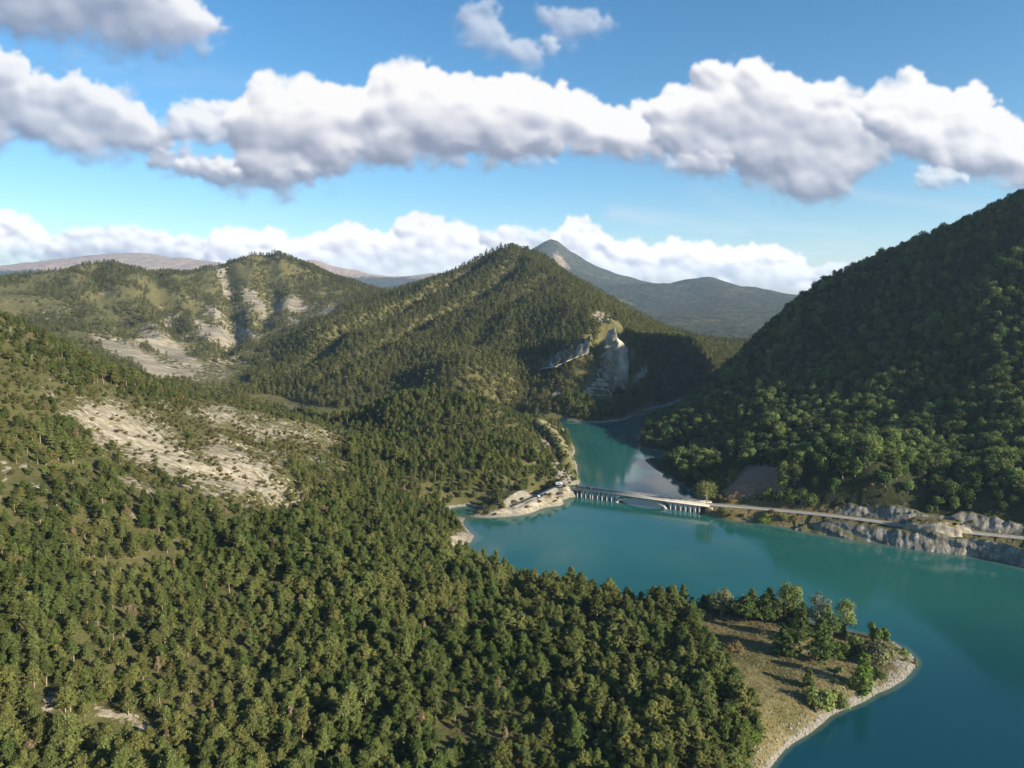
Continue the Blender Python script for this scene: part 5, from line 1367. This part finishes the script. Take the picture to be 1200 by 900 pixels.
    cloud([(165, 176, 194), (205, 178, 208), (240, 176, 218), (280, 176, 230), (320, 180, 234), (360, 176, 222), (410, 176, 206)], 0.62, 0.80, 2.6, 0.9, 9, 38, 1.9, 0.4)
    cloud([(205, 188, 200), (235, 184, 206), (265, 184, 212), (295, 188, 212), (312, 196, 208)], 0.9, 0.75, 2.0, 0.75, 31, 20, 1.3)
    # the big sunlit band
    cloud([(262, 150, 180), (278, 118, 200), (296, 84, 210), (314, 76, 212), (334, 86, 212), (362, 85, 210), (392, 95, 204), (415, 104, 198), (430, 95, 196), (446, 79, 196), (466, 72, 196), (490, 73, 196), (512, 79, 198),
           (540, 85, 198), (562, 91, 196), (585, 87, 194), (605, 83, 190), (625, 90, 188), (645, 102, 186), (662, 98, 186), (685, 107, 188), (705, 117, 188), (735, 119, 190), (760, 121, 190), (785, 117, 188), (815, 119, 180)], 1.06, 0.46, 1.0, 1, 10, 50, 1.1, 0.5)
    cloud([(760, 132, 172), (782, 104, 186), (802, 88, 194), (825, 74, 202), (850, 68, 210), (880, 66, 222), (905, 69, 232), (925, 80, 242), (945, 90, 247), (965, 88, 247), (985, 92, 246), (1005, 102, 230), (1025, 114, 204), (1048, 130, 180)], 0.93, 0.60, 1.4, 1, 11, 48, 1.35, 0.50)
    cloud([(1004, 128, 148), (1026, 96, 164), (1045, 82, 174), (1065, 77, 182), (1085, 88, 194), (1105, 97, 204), (1125, 97, 208), (1140, 95, 212), (1155, 108, 215), (1175, 122, 218), (1200, 146, 220), (1230, 168, 220), (1265, 190, 214)], 1.05, 0.62, 1.1, 1, 12, 46, 1.0, 0.38)
    cloud([(1070, 198, 220), (1100, 192, 224), (1135, 204, 218)], 0.9, 0.8, 2.0, 0.65, 13, 18, 1.3)
    cloud([(775, 180, 204), (820, 176, 208), (865, 180, 204)], 0.72, 0.85, 2.4, 0.6, 14, 22, 1.6)
    cloud([(595, 182, 198), (620, 180, 200), (655, 184, 196)], 0.72, 0.85, 2.6, 0.35, 32, 16, 1.6)
    # top-left dark cloud and the two small ones
    cloud([(-420, -160, 64), (-200, -170, 70), (-60, -150, 66), (0, -140, 62), (50, -120, 70), (110, -100, 66), (160, -70, 64), (200, -45, 64), (225, -20, 66), (248, 8, 66), (268, 36, 62)], 0.78, 0.52, 2.8, 0.9, 15, 64, 1.6, 0.6)
    cloud([(526, 18, 46), (546, 2, 52), (566, -2, 58), (582, 8, 66), (600, 32, 70), (618, 46, 78), (640, 60, 80)], 0.80, 0.9, 5.0, 0.52, 16, 30, 2.2, 0.3)
    cloud([(630, 8, 42), (655, 2, 48), (675, 0, 46), (700, 8, 36), (722, 14, 30)], 0.80, 0.9, 5.0, 0.5, 17, 30, 2.2, 0.3)
    cloud([(632, 40, 62), (645, 34, 70), (660, 44, 72)], 0.80, 0.9, 4.0, 0.5, 33, 20, 2.2)
    # invented clouds, unseen above the frame, added for the lake's reflections
    cloud([(300, -330, -250), (420, -370, -240), (560, -350, -235), (680, -330, -250), (760, -300, -260)], 1.0, 0.6, 1.2, 1, 18, 48)
    cloud([(820, -470, -420), (950, -500, -400), (1100, -490, -400), (1260, -460, -420)], 1.0, 0.6, 1.2, 1, 19, 48)
    cloud([(-300, -420, -330), (-120, -450, -320), (60, -430, -330), (150, -400, -350)], 1.0, 0.6, 1.2, 1, 20, 48)

    # resample to azimuth / elevation
    AZ, EL0, EL1, px = 62.0, -4.0, 54.0, 0.055
    nx, ny = int(2 * AZ / px), int((EL1 - EL0) / px)
    az = np.radians(np.linspace(-AZ, AZ, nx)); el = np.radians(np.linspace(EL0, EL1, ny))
    A, E_ = np.meshgrid(az, el)
    dx, dy, dz = np.sin(A) * np.cos(E_), np.cos(A) * np.cos(E_), np.sin(E_)
    f = dy * cp - dz * sp; up = dy * sp + dz * cp
    f = np.maximum(f, 0.05)
    pu = 600 + F * dx / f - U0; pv = 450 - F * up / f - V0
    ok = (pu > 1) & (pu < w - 2) & (pv > 1) & (pv < h - 2)
    pu = np.clip(pu, 0, w - 2); pv = np.clip(pv, 0, h - 2)
    i = pu.astype(int); j = pv.astype(int); fu = pu - i; fv = pv - j
    def samp(a): return (a[j, i] * (1 - fu) + a[j, i + 1] * fu) * (1 - fv) + (a[j + 1, i] * (1 - fu) + a[j + 1, i + 1] * fu) * fv
    a = samp(alpha) * ok; l = samp(lum)
    img = bpy.data.images.new('clouds', nx, ny, alpha=False, float_buffer=True)
    img.colorspace_settings.name = 'Non-Color'
    px4 = np.ones((ny, nx, 4), np.float32); px4[..., 0] = a; px4[..., 1] = l; px4[..., 2] = 0
    img.pixels.foreach_set(px4.reshape(-1)); img.update(); img.pack()
    return img, AZ, EL0, EL1

SUN_EL, SUN_AZ = 20.0, 121.5
world = bpy.data.worlds.new('World'); scene.world = world; world.use_nodes = True
nt = world.node_tree
bg = nt.nodes['Background']
sky = N(nt, 'ShaderNodeTexSky', sky_type='NISHITA', sun_disc=False)
sky.sun_elevation = R(SUN_EL); sky.sun_rotation = R(SUN_AZ); sky.altitude = 900; sky.air_density = 1.0; sky.dust_density = 0.4; sky.ozone_density = 2.2
SKYS = 0.076
img, AZ, EL0, EL1 = make_sky_image()
tc = N(nt, 'ShaderNodeTexCoord')
sx = N(nt, 'ShaderNodeSeparateXYZ'); nt.links.new(tc.outputs['Generated'], sx.inputs[0])
azn = math_(nt, 'ARCTAN2', sx.outputs[0], sx.outputs[1]); eln = math_(nt, 'ARCSINE', sx.outputs[2])
cu = math_(nt, 'ADD', math_(nt, 'MULTIPLY', azn, 1 / (2 * R(AZ))), 0.5)
cv = math_(nt, 'DIVIDE', math_(nt, 'SUBTRACT', eln, R(EL0)), R(EL1 - EL0))
cxyz = N(nt, 'ShaderNodeCombineXYZ'); nt.links.new(cu, cxyz.inputs[0]); nt.links.new(cv, cxyz.inputs[1])
it = N(nt, 'ShaderNodeTexImage', image=img, interpolation='Linear', extension='CLIP'); nt.links.new(cxyz.outputs[0], it.inputs[0])
sc3 = N(nt, 'ShaderNodeSeparateColor'); nt.links.new(it.outputs[0], sc3.inputs[0])
skyc = N(nt, 'ShaderNodeMix', data_type='RGBA', blend_type='MULTIPLY'); skyc.inputs[0].default_value = 1
nt.links.new(sky.outputs[0], skyc.inputs[6]); skyc.inputs[7].default_value = (SKYS, SKYS, SKYS, 1)
cc = ramp(nt, sc3.outputs[1], [(0.25, (0.11, 0.14, 0.20)), (0.5, (0.20, 0.225, 0.29)), (0.72, (0.37, 0.38, 0.43)), (0.9, (0.55, 0.545, 0.56)), (1.0, (0.62, 0.61, 0.60))])
hs_ = N(nt, 'ShaderNodeHueSaturation'); hs_.inputs['Hue'].default_value = 0.495; hs_.inputs['Saturation'].default_value = 1.28; nt.links.new(skyc.outputs[2], hs_.inputs['Color'])
gain = mapr(nt, eln, R(1.0), R(8.0), 1.04, 0.73)
ccg = N(nt, 'ShaderNodeVectorMath', operation='SCALE'); nt.links.new(cc, ccg.inputs[0]); nt.links.new(gain, ccg.inputs['Scale'])
mx = mixc(nt, sc3.outputs[0], hs_.outputs[0], ccg.outputs[0])
nt.links.new(mx, bg.inputs[0]); bg.inputs[1].default_value = 1.0

sd = bpy.data.lights.new('sun', 'SUN'); sd.energy = 5.0; sd.angle = R(0.53); sd.color = (1.0, 0.90, 0.73)
so = bpy.data.objects.new('sun', sd); col.objects.link(so)
so.rotation_euler = (R(90 - SUN_EL), 0, R(180 - SUN_AZ))

# ------------------------------------------------------------------ air
HAZE = 4.5e-5
if HAZE:
    X0, X1, Y0, Y1, Z0, Z1 = -13500, 13500, -5500, 15500, -30, 790
    hz = grid_mesh('haze', [(X0, Y0, Z0), (X1, Y0, Z0), (X1, Y1, Z0), (X0, Y1, Z0), (X0, Y0, Z1), (X1, Y0, Z1), (X1, Y1, Z1), (X0, Y1, Z1)],
                   [(0, 3, 2, 1), (4, 5, 6, 7), (0, 1, 5, 4), (1, 2, 6, 5), (2, 3, 7, 6), (3, 0, 4, 7)], smooth_=False)
    hz['kind'] = 'stuff'
    hm = bpy.data.materials.new('haze'); hm.use_nodes = True
    hm.node_tree.nodes.remove(hm.node_tree.nodes['Principled BSDF'])
    pv = hm.node_tree.nodes.new('ShaderNodeVolumePrincipled'); pv.inputs['Color'].default_value = (0.55, 0.74, 1.0, 1); pv.inputs['Density'].default_value = HAZE; pv.inputs['Anisotropy'].default_value = 0.2
    hm.node_tree.links.new(pv.outputs[0], hm.node_tree.nodes['Material Output'].inputs['Volume'])
    hz.data.materials.append(hm)

# ------------------------------------------------------------------ camera
cam = bpy.data.cameras.new('camera'); co = bpy.data.objects.new('camera', cam); col.objects.link(co)
cam.sensor_width = 36; cam.lens = 36 * F / 1200; cam.clip_start = 0.5; cam.clip_end = 60000
co.location = (0, 0, H * S); co.rotation_euler = (math.pi / 2 - PITCH, 0, 0)
scene.camera = co

vs = scene.view_settings
vs.view_transform = 'Standard'; vs.look = 'None'; vs.exposure = 1.2; vs.gamma = 1.0; vs.use_curve_mapping = False
scene.render.engine = 'CYCLES'
cy = scene.cycles
cy.use_denoising = True
cy.max_bounces = 5; cy.diffuse_bounces = 2; cy.glossy_bounces = 2; cy.transmission_bounces = 2; cy.volume_bounces = 0; cy.transparent_max_bounces = 4
cy.caustics_reflective = False; cy.caustics_refractive = False
